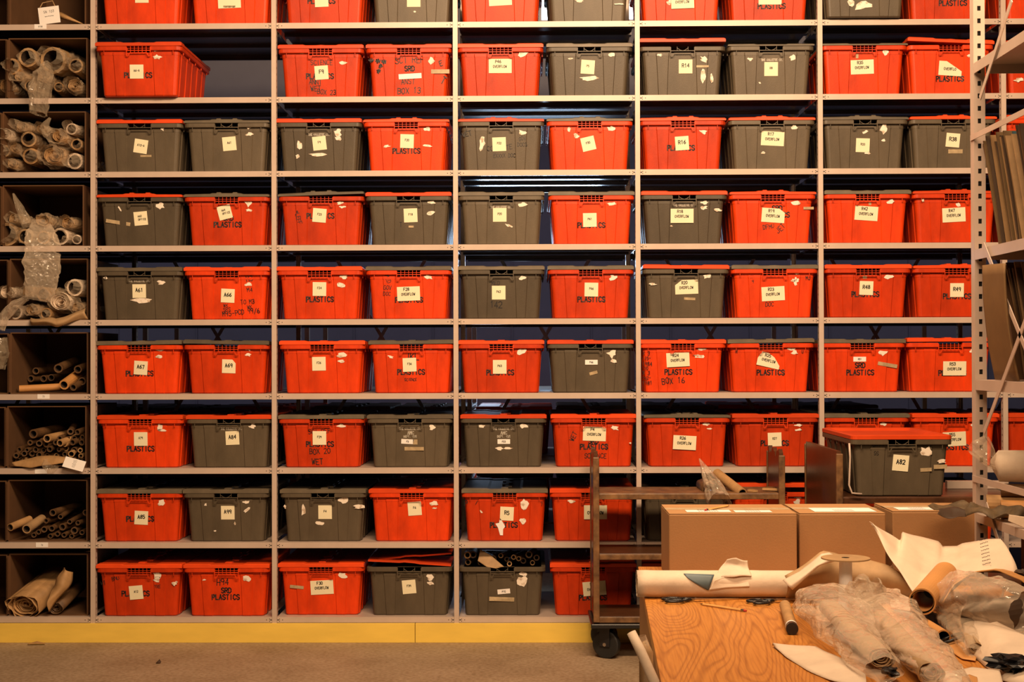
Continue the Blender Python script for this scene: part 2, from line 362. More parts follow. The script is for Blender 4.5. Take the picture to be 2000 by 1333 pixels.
# rear X bracing and rear beams
for i in range(0, 7):
    for s in (1, -1):
        b = bmesh.new(); xm = (i+.5)*BAY; zc = P(1065, 656, DEP).z
        p = Vector((xm-s*.52, DEP+.012+.004*s, zc-.9)); q = Vector((xm+s*.52, DEP+.012+.004*s, zc+.9))
        bar(b, p, q, .022, .003, Vector((0, 1, 0))); link('brace', b, GALV, rack)
for z in (ZL[2], ZL[3]):
    for i in range(0, 7):
        b = bmesh.new(); tube(b, [(i*BAY+.03, DEP+.035, z-.012), ((i+1)*BAY-.03, DEP+.035, z-.012)], .011, 12); link('rear_rail', b, STEELD, rack, smooth=True)

# yellow kick boards
xj = P(811, 1230, -.01).x
for x0, x1, lb in ((-3, xj-.0015, 'yellow painted board under the shelving, left of the joint'), (xj+.0015, 9.5, 'yellow painted board under the shelving, right of the joint')):
    b = bmesh.new(); box(b, x0, x1, -.022, -.004, 0, .1125); tag(link('kick_board', b, YEL, bevel=.0015), lb, 'board')

# white price-style labels on the left shelf lips belong to the shelving
for px, py, tx in ((79, 52, '8188'), (85, 775, '73'), (80, 921, ''), (82, 1065, '76')):
    p = P(px, py, -.001); b = bmesh.new(); box(b, p.x-.036, p.x+.036, -.002, -.0008, p.z-.014, p.z+.014)
    lb = link('shelf_label', b, WLABEL, rack)
    if tx:
        b = bmesh.new(); text_bm(b, strokes(tx, .009), .0012, lambda x, z, p=p: Vector((p.x+x, -.0026, p.z+z))); link('printed_text', b, INK, lb)

# ------------------------------------------------------------------ totes
H, HW0, HW1, HD0, HD1 = .287, .216, .235, .335, .353
def perim(hw, hd, r, t, rim=False, dz=0):
    """closed loop; t 0 bottom..1 top"""
    xa, xb = .090-.008*t, .141+.015*t; o = .0045
    def side(d): return d
    fr = [(-xb, 0), (-xb+.004, o), (-xa, o), (-xa+.004, 0), (-.072, 0), (-.070, -.012 if rim else 0), (.070, -.012 if rim else 0), (.072, 0), (xa-.004, 0), (xa, o), (xb-.004, o), (xb, 0)]
    if rim: fr = [(x, min(v, 0)) for x, v in fr]
    pts = []
    for x, v in fr: pts.append((x, -hd-v))
    for a in range(5):
        an = -PI/2+PI/2*a/4; pts.append((hw-r+r*math.cos(an), -hd+r+r*math.sin(an)))
    for k in range(5):
        yy = -.26+k*.13
        for q, v in ((-.034, 0), (-.030, o), (.030, o), (.034, 0)): pts.append((hw+(0 if rim else v), yy+q))
    for a in range(5):
        an = PI/2*a/4; pts.append((hw-r+r*math.cos(an), hd-r+r*math.sin(an)))
    for x, v in fr[::-1]: pts.append((x, hd+v))
    for a in range(5):
        an = PI/2+PI/2*a/4; pts.append((-hw+r+r*math.cos(an), hd-r+r*math.sin(an)))
    for k in range(4, -1, -1):
        yy = -.26+k*.13
        for q, v in ((.034, 0), (.030, o), (-.030, o), (-.034, 0)): pts.append((-hw-(0 if rim else v), yy+q))
    for a in range(5):
        an = PI+PI/2*a/4; pts.append((-hw+r+r*math.cos(an), -hd+r+r*math.sin(an)))
    return pts
RIMO = .0165
def tote_bm():
    bm = bmesh.new(); lv = []
    def ring(z, hw, hd, r, t, rim=False): lv.append([bm.verts.new((x, y, z)) for x, y in perim(hw, hd, r, t, rim)])
    ring(0, HW0-.006, HD0-.006, .02, 0); ring(.006, HW0, HD0, .022, 0)
    for t in (.5, .94): ring(.006+t*(H-.006)*.93, HW0+(HW1-HW0)*t, HD0+(HD1-HD0)*t, .024, t)
    z1 = H-.026
    ring(z1-.025, HW1-.001, HD1-.001, .024, 1); ring(z1-.024, HW1-.001, HD1-.001, .024, 1, True); ring(z1, HW1, HD1, .024, 1, True); ring(z1, HW1+RIMO, HD1+RIMO, .03, 1, True); ring(z1+.003, HW1+RIMO+.002, HD1+RIMO+.002, .03, 1, True)
    ring(H-.003, HW1+RIMO+.002, HD1+RIMO+.002, .03, 1, True); ring(H, HW1+RIMO-.001, HD1+RIMO-.001, .028, 1, True)
    def ring2(z, hw, hd): lv.append([bm.verts.new((max(-hw, min(hw, x)), max(-hd, min(hd, y)), z)) for x, y in perim(hw, hd, .02, 1, True)])
    ring2(H, HW1-.006, HD1-.006); ring2(z1-.024, HW1-.0065, HD1-.0065); ring2(.02, HW0-.006, HD0-.006)
    for a, b in zip(lv, lv[1:]):
        n = len(a)
        for k in range(n):
            if k == 5 and min(a[5].co.z, b[5].co.z) > z1-.0245 and abs(a[5].co.z-b[5].co.z) > .0005: continue
            bm.faces.new((a[k], a[(k+1) % n], b[(k+1) % n], b[k]))
    bm.faces.new(lv[0][::-1]); bm.faces.new(lv[-1])
    for s in (-1, 1):
        for sy in (-1, 1): box(bm, s*.203-.0015, s*.203+.0015, sy*(HD1+.012)-.003, sy*(HD1+.012)+.003, z1-.020, z1)
        for yy in (-.3, -.15, 0, .15, .3): box(bm, s*(HW1+.012)-.003, s*(HW1+.012)+.003, yy-.0015, yy+.0015, z1-.016, z1)
    return bm
def fy(x, z, lift=.0012):     # outermost front surface of a tote at local z
    t = max(0, min(1, z/H)); return -(HD0+(HD1-HD0)*t) - (.0045 if abs(x) > .078 else 0) - lift
def handle_bm(kind):
    bm = bmesh.new(); y = -(HD1+RIMO+.001); z1 = H-.026
    def pl(pts, wd=.0042):
        for (x0, a), (x1, b) in zip(pts, pts[1:]): bar(bm, (x0, y, a), (x1, y, b), wd, wd, Vector((0, 1, 0)))
    br = [(-.070, H-.004), (-.070, z1-.032), (-.058, z1-.032), (-.050, z1-.014), (.050, z1-.014), (.058, z1-.032), (.070, z1-.032), (.070, H-.004)]
    pl(br); pl([(-.068, z1), (.068, z1)])
    if kind == 'red':
        for x in (-.046, -.023, 0, .023, .046): pl([(x, H-.002), (x, z1-.014)], .0028)
        pl([(-.068, H-.014), (.068, H-.014)], .0024)
    else:
        for x in (-.032, .032): pl([(x, H-.002), (x, z1)], .0026)
        pl([(-.032, z1+.016), (-.014, z1+.004), (0, z1), (.014, z1+.004), (.032, z1+.016)], .003)
    return bm
def lid_bm(kind):
    bm = bmesh.new(); hw, hd = HW1+RIMO+.002, HD1+RIMO+.004
    if kind == 'flat': prof = [(-hw, .019), (-hw+.01, .024), (-.105, .024), (-.09, .020), (-.03, .020), (.0, .022), (.03, .020), (.09, .020), (.105, .024), (hw-.01, .024), (hw, .019)]
    elif kind == 'step': prof = [(-hw, .012), (-hw+.01, .016), (-.10, .018), (-.085, .022), (-.062, .022), (-.058, .027), (-.036, .027), (-.032, .022), (.034, .022), (.038, .027), (.06, .027), (.064, .022), (.085, .020), (.10, .016), (hw-.01, .015), (hw, .012)]
    else: prof = [(-hw, .010), (-hw+.01, .012), (-.10, .013), (-.085, .010), (.085, .010), (.10, .013), (hw-.01, .012), (hw, .010)]
    n = len(prof); rows = []
    for y, dz, dw in ((-hd+.004, -.003, 1), (-hd, -.006, 1), (-hd, -.012, 1), ):
        pass
    ys = [(-hd, -.004), (-hd+.005, 0), (-hd+.06, 0), (-hd+.075, -.004), (hd-.075, -.004), (hd-.06, 0), (hd-.005, 0), (hd, -.004)]
    top = [[bm.verts.new((x, y, max(.004, z+dz))) for x, z in prof] for y, dz in ys]
    bot = [[bm.verts.new((x, y, 0)) for x, z in prof] for y, dz in ys]
    for i in range(len(ys)-1):
        for k in range(n-1):
            bm.faces.new((top[i][k], top[i][k+1], top[i+1][k+1], top[i+1][k])); bm.faces.new((bot[i][k+1], bot[i][k], bot[i+1][k], bot[i+1][k+1]))
        for k in (0, n-1): bm.faces.new((top[i][k], top[i+1][k], bot[i+1][k], bot[i][k]))
    for i in (0, len(ys)-1):
        for k in range(n-1): bm.faces.new((top[i][k], bot[i][k], bot[i][k+1], top[i][k+1]))
    # zig-zag interlock down the middle of the lid
    zc = .0215 if kind != 'thin' else .011
    for k in range(6):
        y = -.27+k*.108; box(bm, -.02+(.02 if k % 2 else 0), .02-(0 if k % 2 else .02)+.02, y-.045, y+.045, zc-.004, zc+.003)
    return bm
def keep(bm, name, m):
    me = bpy.data.meshes.new(name); bmesh.ops.recalc_face_normals(bm, faces=bm.faces); bm.to_mesh(me); bm.free(); me.materials.append(m); return me
BODY = {'r': keep(tote_bm(), 'body', RED), 'g': keep(tote_bm(), 'body', GREY)}
HAND = {'r': keep(handle_bm('red'), 'handle', RED), 'g': keep(handle_bm('grey'), 'handle', GREY)}
LID = {(k, c): keep(lid_bm(k), 'lid', REDLID if c == 'r' else GREYLID) for k in ('flat', 'step', 'thin') for c in 'rg'}
def part(name, me, parent, loc=(0, 0, 0), rot=(0, 0, 0)):
    o = bpy.data.objects.new(name, me); C.objects.link(o); o.parent = parent; o.location = loc; o.rotation_euler = rot; return o
def quad_card(bm, cx, cz, w_, h_, rot, pl, cut=None, lift=0, curl=0):
    ca, sa = math.cos(rot), math.sin(rot)
    if cut is None: poly = [(-w_/2, -h_/2), (w_/2, -h_/2), (w_/2, h_/2), (-w_/2, h_/2)]
    else: poly = [(a*w_/2, b*h_/2) for a, b in cut]
    f = []; g = []
    for x, z in poly:
        X, Z = cx+x*ca-z*sa, cz+x*sa+z*ca
        f.append(bm.verts.new(pl(X, Z, -.0022-lift))); g.append(bm.verts.new(pl(X, Z, -.0004)))
    bm.faces.new(f); n = len(f)
    for k in range(n): bm.faces.new((f[k], g[k], g[(k+1) % n], f[(k+1) % n]))
FOLD = {'tr': [(-1, -1), (1, -1), (1, -.3), (-.35, 1), (-1, 1)], 'trs': [(-1, -1), (1, -1), (1, .45), (.5, 1), (-1, 1)], 'tl': [(-1, -1), (1, -1), (1, 1), (-.4, 1), (-1, .3)],
        'slant': [(-1, -1), (1, -1), (1, -.5), (.4, .55), (-.2, 1), (-.75, 1), (-1, 0)]}
RN = ['top row', 'second row from top', 'third row from top', 'fourth row from top', 'fifth row from top', 'sixth row from top', 'seventh row from top', 'eighth row from top', 'bottom row']
ORD = ['first', 'second', 'third', 'fourth', 'fifth', 'sixth', 'seventh', 'eighth', 'ninth', 'tenth', 'eleventh']
CN = {'r': 'red', 'g': 'grey'}
def tote(row, pos, c, cx, lid, note=None, sten=None, extra=(), scraps=(), y0=None, rz=0, zoff=0, label=None, origin=None, grp='plastic totes on the steel shelves', rx=0, lidmode=None):
    """cx px of the tote centre; lid=(colour,kind,tilt,dz); note=(px,py,kind,text,rotdeg,fold)"""
    if origin is None:
        ylip = ZL[row]+ZTOP; yy = .014+HD1+RIMO if y0 is None else y0
        X = P(cx, 693, yy-HD1).x; Z = ylip+.0008+zoff
    else: X, yy, Z = origin
    if label is None:
        d = CN[c]+' tote'
        if lid: d += ', '+CN[lid[0]]+' lid'
        if note and note[3]: d += ', note '+note[3].split('/')[0]
        label = d+', '+RN[row]+', '+ORD[pos]+' from left'
    t = thing('plastic_tote', label, 'tote', (X, yy, Z), rz, grp)
    if rx: t.rotation_euler.x = rx
    part('body', BODY[c], t); part('handle', HAND[c], t)
    if lid:
        lc, lk, tilt, dz = lid
        zl = H+.0005+dz+abs(math.sin(tilt))*(HW1+RIMO)
        o = part('lid', LID[(lk, lc)], t, (0, 0, zl), (0, tilt, 0))
        if lc != c: o['label'] = CN[lc]+' lid'
    Mi = (Matrix.Translation((X, yy, Z)) @ Euler((rx, 0, rz)).to_matrix().to_4x4()).inverted()
    def loc(px, py):
        # intersect the pixel ray with the tote's front face
        o = Mi @ CAM; r = Mi.to_3x3() @ ray(px, py); k = (-(HD0+HD1)/2 - o.y)/r.y
        p = o + r*k; k = (fy(0, p.z)-o.y)/r.y; p = o + r*k; return p.x, p.z
    def pl(x, z, lift=0): return Vector((x, fy(x, z, .0008)+lift, z))
    if note:
        px, py, kind, tx, rd = note[:5]; fold = note[5] if len(note) > 5 else None
        x, z = loc(px, py); w_, h_ = {'s': (.080, .081), 'w': (.135, .083), 't': (.135, .030), 'l': (.074, .028)}[kind]
        b = bmesh.new(); quad_card(b, x, z, w_, h_, math.radians(rd), pl, FOLD.get(fold))
        no = link('sticky_note' if kind in 'sw' else 'label_sticker', b, NOTE if kind in 'sw' else WLABEL, t)
        def pn(a, q): v = pl(a, q, -.0030); v.y = min(v.y, fy(.09 if abs(x)+w_/2 > .078 else 0, q, .0038)); return v
        if kind in 'sw': 
            # keep a card flat when it spans a rib edge
            if abs(x)+w_/2 > .078:
                for v in no.data.vertices: v.co.y = min(v.co.y, fy(.09, v.co.z, .003))
        if tx:
            ln = tx.split('/'); b = bmesh.new(); r_ = math.radians(rd)
            hh = {'s': .021, 'w': .0165, 't': .010, 'l': .010}[kind]
            if kind == 's' and len(note) > 6 and note[6] == 'small': hh = .012
            for q, l in enumerate(ln):
                if kind == 's' and len(ln) == 2: h2 = .011; ox, oz = (-.005, .014) if q == 0 else (.008, -.006)
                elif kind == 'w': h2 = hh if q == 0 else hh*.86; ox, oz = (-.012, .026) if q == 0 else (-.002, -.003)
                    
                else: h2 = hh; ox, oz = (0, .006 if kind == 's' else 0)
                if len(ln) == 1 and kind == 'w': oz = -.003; ox = 0; 
                X2, Z2 = x + ox*math.cos(r_)-oz*math.sin(r_), z + ox*math.sin(r_)+oz*math.cos(r_)
                text_bm(b, strokes(l, h2, 4.4, .32), h2*.2, pn, r_, X2, Z2)
            link('handwriting', b, INK, no)
    for s in (sten or []):
        tx, px, py, hpx = s; x, z = loc(px, py); h_ = hpx*.003
        b = bmesh.new(); text_bm(b, strokes(tx, h_, 4.35 if len(tx) < 10 else 4.0), h_*.235, lambda a, q: pl(a, q, -.0004), 0, x, z)
        link('stencil_lettering', b, WINK if c == 'g' else STEN, t)
    for s in extra:
        tx, px, py, hpx, rd = s; x, z = loc(px, py); h_ = hpx*.003
        b = bmesh.new(); text_bm(b, strokes(tx, h_, 4.2, .55), max(.0026, h_*.13), lambda a, q: pl(a, q, -.0006), math.radians(rd), x, z)
        link('marker_writing', b, INK, t)
    for s in scraps:
        px, py, wp, hp, rd = s[:5]; mt = s[5] if len(s) > 5 else SCRAP; x, z = loc(px, py); b = bmesh.new()
        n = 4 if mt is TAPE else 11
        if mt is TAPE: quad_card(b, x, z, wp*.003, hp*.003, math.radians(rd), pl)
        else:
            poly = []
            for k in range(n):
                a = 2*PI*k/n; rr = random.uniform(.6, 1.45); poly.append((math.cos(a)*rr, math.sin(a)*rr))
            quad_card(b, x, z, wp*.003*1.5, hp*.003*1.55, math.radians(rd), pl, poly)
        link('tape_strip' if mt is TAPE else 'sticker_scrap', b, mt, t)
    return t
def PL(px, py): return ('PLASTICS', px, py, 9.5)
def SRD(px, py): return ('SRD', px, py, 9.5)
def GC(px, py): return ('THE GILLETTE CO.', px, py, 4)
T_ = tote
rF, rS, gF, gS, rT, gT = ('r', 'flat', 0, 0), ('r', 'step', 0, 0), ('g', 'flat', 0, 0), ('g', 'step', 0, 0), ('r', 'thin', 0, 0), ('g', 'thin', 0, 0)
# row 0
T_(0, 0, 'r', 275, rF, (277, -8, 's', '', 0), label='red tote cut by the top frame edge, first in the top row')
T_(0, 1, 'r', 450, rF, (448, 2, 'w', '', 2), scraps=[(448, 13, 24, 4, 0, TAPE)], label='red tote with a wide label at the top edge, second in the top row')
T_(0, 2, 'r', 634, rF, (628, 0, 's', '', 2), [PL(628, 2)], label='red tote at the top edge with note over lettering, third in the top row')
T_(0, 3, 'g', 806, gF, (808, 0, 's', '', 0), scraps=[(810, 23, 3, 2, 0)], label='grey tote at the top edge with a square note, fourth in the top row')
T_(0, 4, 'r', 978, rF, (977, -3, 'w', '', 3), label='red tote at the top edge, fifth in the top row')
T_(0, 5, 'g', 1151, gF, None, scraps=[(1132, 2, 10, 3, 0), (1210, 8, 12, 2, 0)], label='grey tote at the top edge, sixth in the top row')
T_(0, 6, 'r', 1332, rF, (1333, 3, 'w', 'R13/OVERFLOW', 2), scraps=[(1307, 5, 6, 6, 0)], label='red tote with OVERFLOW note at the top edge, seventh in the top row')
T_(0, 7, 'r', 1505, rF, (1504, -5, 'w', '', 0), [PL(1507, 12)], label='red tote with black PLASTICS lettering, eighth in the top row')
T_(0, 8, 'g', 1693, gF, None, scraps=[(1684, 10, 22, 10, 5), (1660, 5, 8, 12, 10)], y0=.30, zoff=0.004, label='grey tote jutting over its shelf edge, ninth in the top row')
T_(0, 9, 'r', 1859, rF, None, [PL(1861, 6)], extra=[('~~', 1918, 8, 9, 80)], label='red tote with black PLASTICS lettering, tenth in the top row')
T_(0, 10, 'r', 2046, rF, None, label='red tote cut by the right frame edge, top row')
# row 1
T_(1, 0, 'r', 272, rF, (267, 140, 's', 'A6-A', 0, None, 'small'), [PL(270, 147)], scraps=[(308, 97, 9, 5, 0), (308, 112, 9, 5, 0)], y0=.285)
T_(1, 1, 'r', 628, rF, (628, 142, 's', 'F9', 4), [PL(625, 149)], extra=[('SCIENCE', 628, 122, 9, 0), ('ANNT', 616, 160, 9, 2), ('WET', 617, 173, 10, 4), ('BOX 23', 638, 180, 9, -3)], scraps=[(670, 123, 9, 4, 0), (590, 104, 6, 3, 0)])
T_(1, 2, 'r', 800, rF, (801, 149, 't', '', 3), [SRD(800, 134)], extra=[('SCI REF', 800, 117, 12, 2), ('ANST', 797, 159, 10, 0), ('BOX 13', 799, 177, 11, 0), ('~~~', 738, 120, 18, 0), ('~~', 742, 134, 16, 80), ('E', 861, 124, 10, 20), ('T', 866, 158, 14, -35)], scraps=[(842, 120, 9, 9, 0), (860, 140, 36, 8, 0, TAPE)])
T_(1, 3, 'r', 979, rF, (977, 129, 'w', 'P46/OVERFLOW', 0), scraps=[(1022, 104, 11, 10, 10)])
T_(1, 4, 'g', 1153, gF, (1148, 131, 's', 'P5', -4, None, 'small'), scraps=[(1151, 153, 25, 5, 0, SCRAP), (1194, 107, 9, 7, 0), (1114, 115, 6, 2, 0)])
T_(1, 5, 'g', 1335, ('r', 'flat', 0, .026), (1339, 130, 's', 'R14', 0), scraps=[(1374, 116, 9, 6, -30), (1373, 150, 7, 15, 0), (1390, 155, 4, 12, 0), (1289, 108, 6, 3, 0), (1372, 130, 24, 4, 0, TAPE)])
T_(1, 6, 'g', 1508, gT, (1506, 135, 's', 'R8', 0, None, 'small'), [GC(1508, 117)], scraps=[(1548, 112, 9, 7, 20), (1465, 116, 7, 4, 0), (1484, 162, 3, 2, 0)])
T_(1, 7, 'r', 1690, gT, (1684, 131, 'w', 'R35/OVERFLOW', 2), scraps=[(1729, 103, 9, 6, 0), (1674, 110, 5, 8, 0, TAPE)])
T_(1, 8, 'r', 1859, ('r', 'flat', .045, .002), (1856, 134, 'w', '/OVERFLO', -4, 'tr'), [PL(1855, 154)], scraps=[(1892, 110, 5, 4, 0)])
T_(1, 9, 'r', 2050, rF, None, scraps=[(1990, 156, 12, 5, 0)], label='red tote cut by right frame edge, second row from top')
# row 2
T_(2, 0, 'g', 274, rF, (275, 286, 's', 'A10-A', -9, None, 'small'), scraps=[(285, 305, 22, 4, 0, TAPE), (317, 250, 5, 7, 30)])
T_(2, 1, 'g', 444, gS, (448, 281, 's', 'A61', 5, None, 'small'), scraps=[(486, 248, 9, 6, 0), (487, 263, 9, 4, 0)])
T_(2, 2, 'g', 624, rF, (624, 280, 's', 'F9', 6, None, 'small'), [GC(623, 263)], scraps=[(660, 259, 9, 9, 0), (661, 271, 9, 5, 10), (586, 285, 6, 13, 0), (582, 306, 5, 5, 0), (622, 302, 22, 4, 0)])
T_(2, 3, 'r', 795, rS, (795, 276, 's', 'F20', -2, None, 'small'), [PL(794, 295)], scraps=[(835, 252, 9, 5, 0), (755, 286, 9, 3, 0), (836, 285, 10, 3, 0)])
T_(2, 4, 'g', 980, rS, (975, 282, 's', 'P22', 2, None, 'small'), extra=[('WET', 912, 262, 9, 15), ('GOV', 1020, 271, 7, 10), ('DOCS', 1020, 283, 7, 0), ('COMPLETE', 976, 289, 9, 5), ('EXXXX DOC', 985, 304, 7, 0)], scraps=[(942, 280, 7, 18, -10), (1020, 259, 9, 5, -5)])
T_(2, 5, 'r', 1153, gS, (1149, 281, 's', 'P30', 13, None, 'small'), scraps=[(1125, 266, 8, 5, 0), (1112, 253, 4, 5, 0), (1194, 252, 9, 6, -10)])
T_(2, 6, 'r', 1335, rS, (1332, 280, 's', 'R16', 4), [PL(1330, 289)], scraps=[(1373, 258, 9, 5, -10)])
T_(2, 7, 'g', 1509, rS, (1509, 271, 'w', 'R17/OVERFLOW', -3), scraps=[(1550, 250, 9, 6, 0), (1491, 299, 6, 3, 0)])
T_(2, 8, 'g', 1691, gS, (1685, 284, 's', 'R33', -2, None, 'small'), scraps=[(1726, 252, 11, 13, 0), (1689, 258, 8, 3, 25), (1725, 274, 5, 3, 0), (1693, 299, 9, 3, 0)])
T_(2, 9, 'g', 1863, rS, (1861, 274, 's', 'R38', -5), scraps=[(1866, 296, 28, 8, 0, TAPE)])
T_(2, 10, 'r', 2046, rF, None, label='red tote partly behind hanging folders, third row from top')
# row 3
T_(3, 0, 'g', 274, rS, (275, 427, 's', 'A60/OFFICE', 5), scraps=[(231, 435, 48, 7, -9, TAPE), (314, 402, 9, 8, 0), (234, 408, 2, 6, 30)])
T_(3, 1, 'r', 444, gS, (439, 415, 's', 'A64/OFFICE', 14), [SRD(446, 426), PL(445, 439)], scraps=[(486, 397, 9, 9, 0), (487, 411, 8, 3, 0)])
T_(3, 2, 'r', 628, ('g', 'step', -.03, 0), (624, 421, 's', 'F23', -5, None, 'small'), [PL(626, 422)], extra=[('~LEFF', 583, 425, 8, -75)], scraps=[(665, 397, 8, 4, 0), (669, 405, 8, 3, 0)])
T_(3, 3, 'g', 799, rF, (802, 421, 's', 'F18', 2, None, 'small'), scraps=[(844, 396, 9, 4, 0), (842, 416, 9, 5, 10), (803, 443, 10, 4, 0, TAPE)], extra=[('+'.replace('+', 'T'), 783, 439, 8, 0)])
T_(3, 4, 'g', 980, gF, (976, 420, 's', 'P20', 0, None, 'small'), [GC(979, 405)], scraps=[(1021, 400, 10, 6, 0), (994, 441, 9, 3, -20)])
T_(3, 5, 'r', 1156, gF, (1152, 430, 's', 'P61', 1, None, 'small'), [PL(1155, 440)], scraps=[(1196, 399, 11, 4, 0)])
T_(3, 6, 'g', 1337, rF, (1332, 422, 'w', 'R18/OVERFLOW', 0), [GC(1336, 401)], scraps=[(1376, 396, 9, 4, 0), (1375, 406, 8, 4, 0), (1401, 411, 9, 4, 0), (1311, 442, 3, 2, 0)])
T_(3, 7, 'r', 1510, rS, (1510, 421, 'w', 'R19/OVERFLOW', -4, 'trs'), [SRD(1518, 407), PL(1515, 420)], extra=[('DFMU', 1501, 443, 8, 8), ('JET', 1524, 446, 10, 40)], scraps=[(1554, 397, 10, 5, 0), (1579, 407, 20, 5, 0, TAPE)])
T_(3, 8, 'r', 1695, gF, (1692, 417, 'w', 'R42/OVERFLOW', -4), scraps=[(1739, 394, 9, 5, 0), (1699, 398, 5, 6, 0, TAPE)])
T_(3, 9, 'r', 1868, rS, (1863, 420, 'w', 'R47/OVERFLOW', 3), scraps=[(1802, 391, 4, 7, 0), (1872, 400, 5, 6, 30)])
T_(3, 10, 'r', 2048, rF, None, label='red tote partly behind brown folders, fourth row from top')
# row 4
T_(4, 0, 'g', 274, gF, (272, 569, 's', 'A61', 0), [GC(272, 549)], scraps=[(315, 552, 9, 6, 0), (275, 588, 25, 5, 0, SCRAP), (206, 543, 6, 3, 0)])
T_(4, 1, 'r', 444, rF, (445, 578, 's', 'A66', -3), extra=[('M3', 487, 544, 10, 10), ('M4', 488, 566, 8, 5), ('WK', 441, 597, 7, 5), ('SRS', 443, 605, 7, 0), ('M95-PCD 99/6', 471, 610, 9, 6), ('TO M3', 484, 590, 8, 5), ('WK', 488, 600, 7, 5)], scraps=[(485, 556, 8, 5, 0)])
T_(4, 2, 'r', 625, rF, (624, 565, 's', 'F24', -1, None, 'small'), [PL(625, 585)], scraps=[(671, 540, 9, 6, 0), (666, 558, 9, 6, -20)])
T_(4, 3, 'r', 799, gF, (798, 574, 'w', 'F28/OVERFLOW', 2), [PL(799, 586)], extra=[('MED', 758, 545, 8, -70), ('GOV', 757, 562, 8, -5), ('DOC', 756, 574, 7, -5)], scraps=[(837, 541, 10, 5, -15)])
T_(4, 4, 'g', 980, gF, (974, 572, 's', 'P62', 0, None, 'small'), extra=[('142', 969, 595, 12, 0), ('MED', 968, 553, 8, 0)], scraps=[(1020, 543, 9, 5, 0)])
T_(4, 5, 'r', 1154, ('g', 'flat', 0, 0), (1155, 566, 's', 'P66', -1, None, 'small'), [PL(1155, 585)], scraps=[(1198, 543, 9, 7, 0)])
T_(4, 6, 'g', 1340, ('r', 'flat', .01, 0), (1341, 561, 'w', 'R20/OVERFLOW', 2, 'tl'), scraps=[(1382, 540, 10, 6, 0), (1347, 584, 22, 5, -3, TAPE), (1275, 556, 9, 3, 0)])
T_(4, 7, 'r', 1513, gF, (1510, 574, 'w', 'R23/OVERFLOW', 3), extra=[('DOC', 1503, 595, 8, 0), ('M', 1468, 541, 6, 0), ('9', 1470, 551, 6, 0), ('MJ', 1578, 543, 7, 0)], scraps=[(1554, 548, 10, 4, 0), (1553, 551, 4, 10, 0), (1556, 535, 5, 2, 0)])
T_(4, 8, 'r', 1695, rF, (1692, 563, 's', 'R48', -2), [PL(1690, 575)], scraps=[(1735, 541, 10, 5, 0), (1689, 542, 8, 5, 0, TAPE)])
T_(4, 9, 'r', 1868, rS, (1869, 567, 's', 'R49', 0), [PL(1869, 579)])
T_(4, 10, 'r', 2052, rF, None, label='red tote behind tall brown folders, fifth row from top')
# row 5
T_(5, 0, 'r', 273, ('g', 'flat', -.012, 0), (275, 719, 's', 'A67', -4), [PL(273, 730)], scraps=[(311, 684, 10, 3, 3), (311, 697, 10, 4, 3)])
T_(5, 1, 'r', 443, ('g', 'flat', .018, 0), (447, 716, 's', 'A69', -2, 'trs'), scraps=[(485, 681, 9, 6, 0), (485, 693, 8, 4, 0)])
T_(5, 2, 'r', 630, rF, (623, 711, 's', 'F26', 1, None, 'small'), scraps=[(667, 694, 11, 6, 0), (667, 706, 8, 3, 0)])
T_(5, 3, 'r', 804, ('g', 'flat', -.008, 0), (800, 713, 's', 'F36', 2, None, 'small'), [PL(803, 727)], extra=[('SCIENCE', 802, 742, 5, 0), ('JKL', 805, 697, 14, 0)], scraps=[(839, 681, 8, 3, 0), (763, 697, 7, 3, -20)])
T_(5, 4, 'r', 979, rF, (976, 717, 's', 'P63', 0, None, 'small'), [PL(977, 728)], scraps=[(1020, 687, 11, 6, 20)])
T_(5, 5, 'g', 1153, rF, (1155, 708, 'l', 'P66', 0), scraps=[(1195, 691, 11, 10, 10), (1197, 706, 9, 4, 0), (1159, 729, 16, 6, 15, TAPE)])
T_(5, 6, 'r', 1333, rF, (1324, 703, 'w', 'R24/OVERFLOW', 3), [PL(1325, 727)], extra=[('BOX 16', 1315, 744, 11, 3), ('X 3', 1262, 690, 7, 0), ('-25-', 1263, 700, 6, 0), ('1984', 1264, 711, 7, 0), ('TO', 1262, 720, 6, 0), ('X 3', 1262, 729, 7, 0), ('-62-', 1263, 738, 6, 0), ('1981', 1264, 748, 7, 0)], scraps=[(1371, 682, 9, 4, 0), (1364, 696, 11, 5, -5)])
T_(5, 7, 'r', 1505, ('g', 'flat', -.012, 0), (1502, 704, 'w', 'R25/OVERFLOW', -13, 'slant'), [PL(1505, 728)], scraps=[(1546, 681, 10, 4, 0), (1552, 689, 9, 5, 0, SCRAP)], extra=[('U', 1567, 687, 6, 0), ('M', 1438, 687, 6, 0)])
T_(5, 8, 'r', 1683, gF, (1679, 702, 'l', 'R51', 0), [SRD(1680, 714), PL(1680, 728)], scraps=[(1725, 690, 10, 6, 0), (1733, 713, 38, 7, -10, TAPE)])
T_(5, 9, 'r', 1855, ('r', 'flat', -.004, .006), (1864, 720, 'w', 'R53/OVERFLOW', 0), [PL(1860, 729)], scraps=[(1899, 686, 8, 6, 20)])
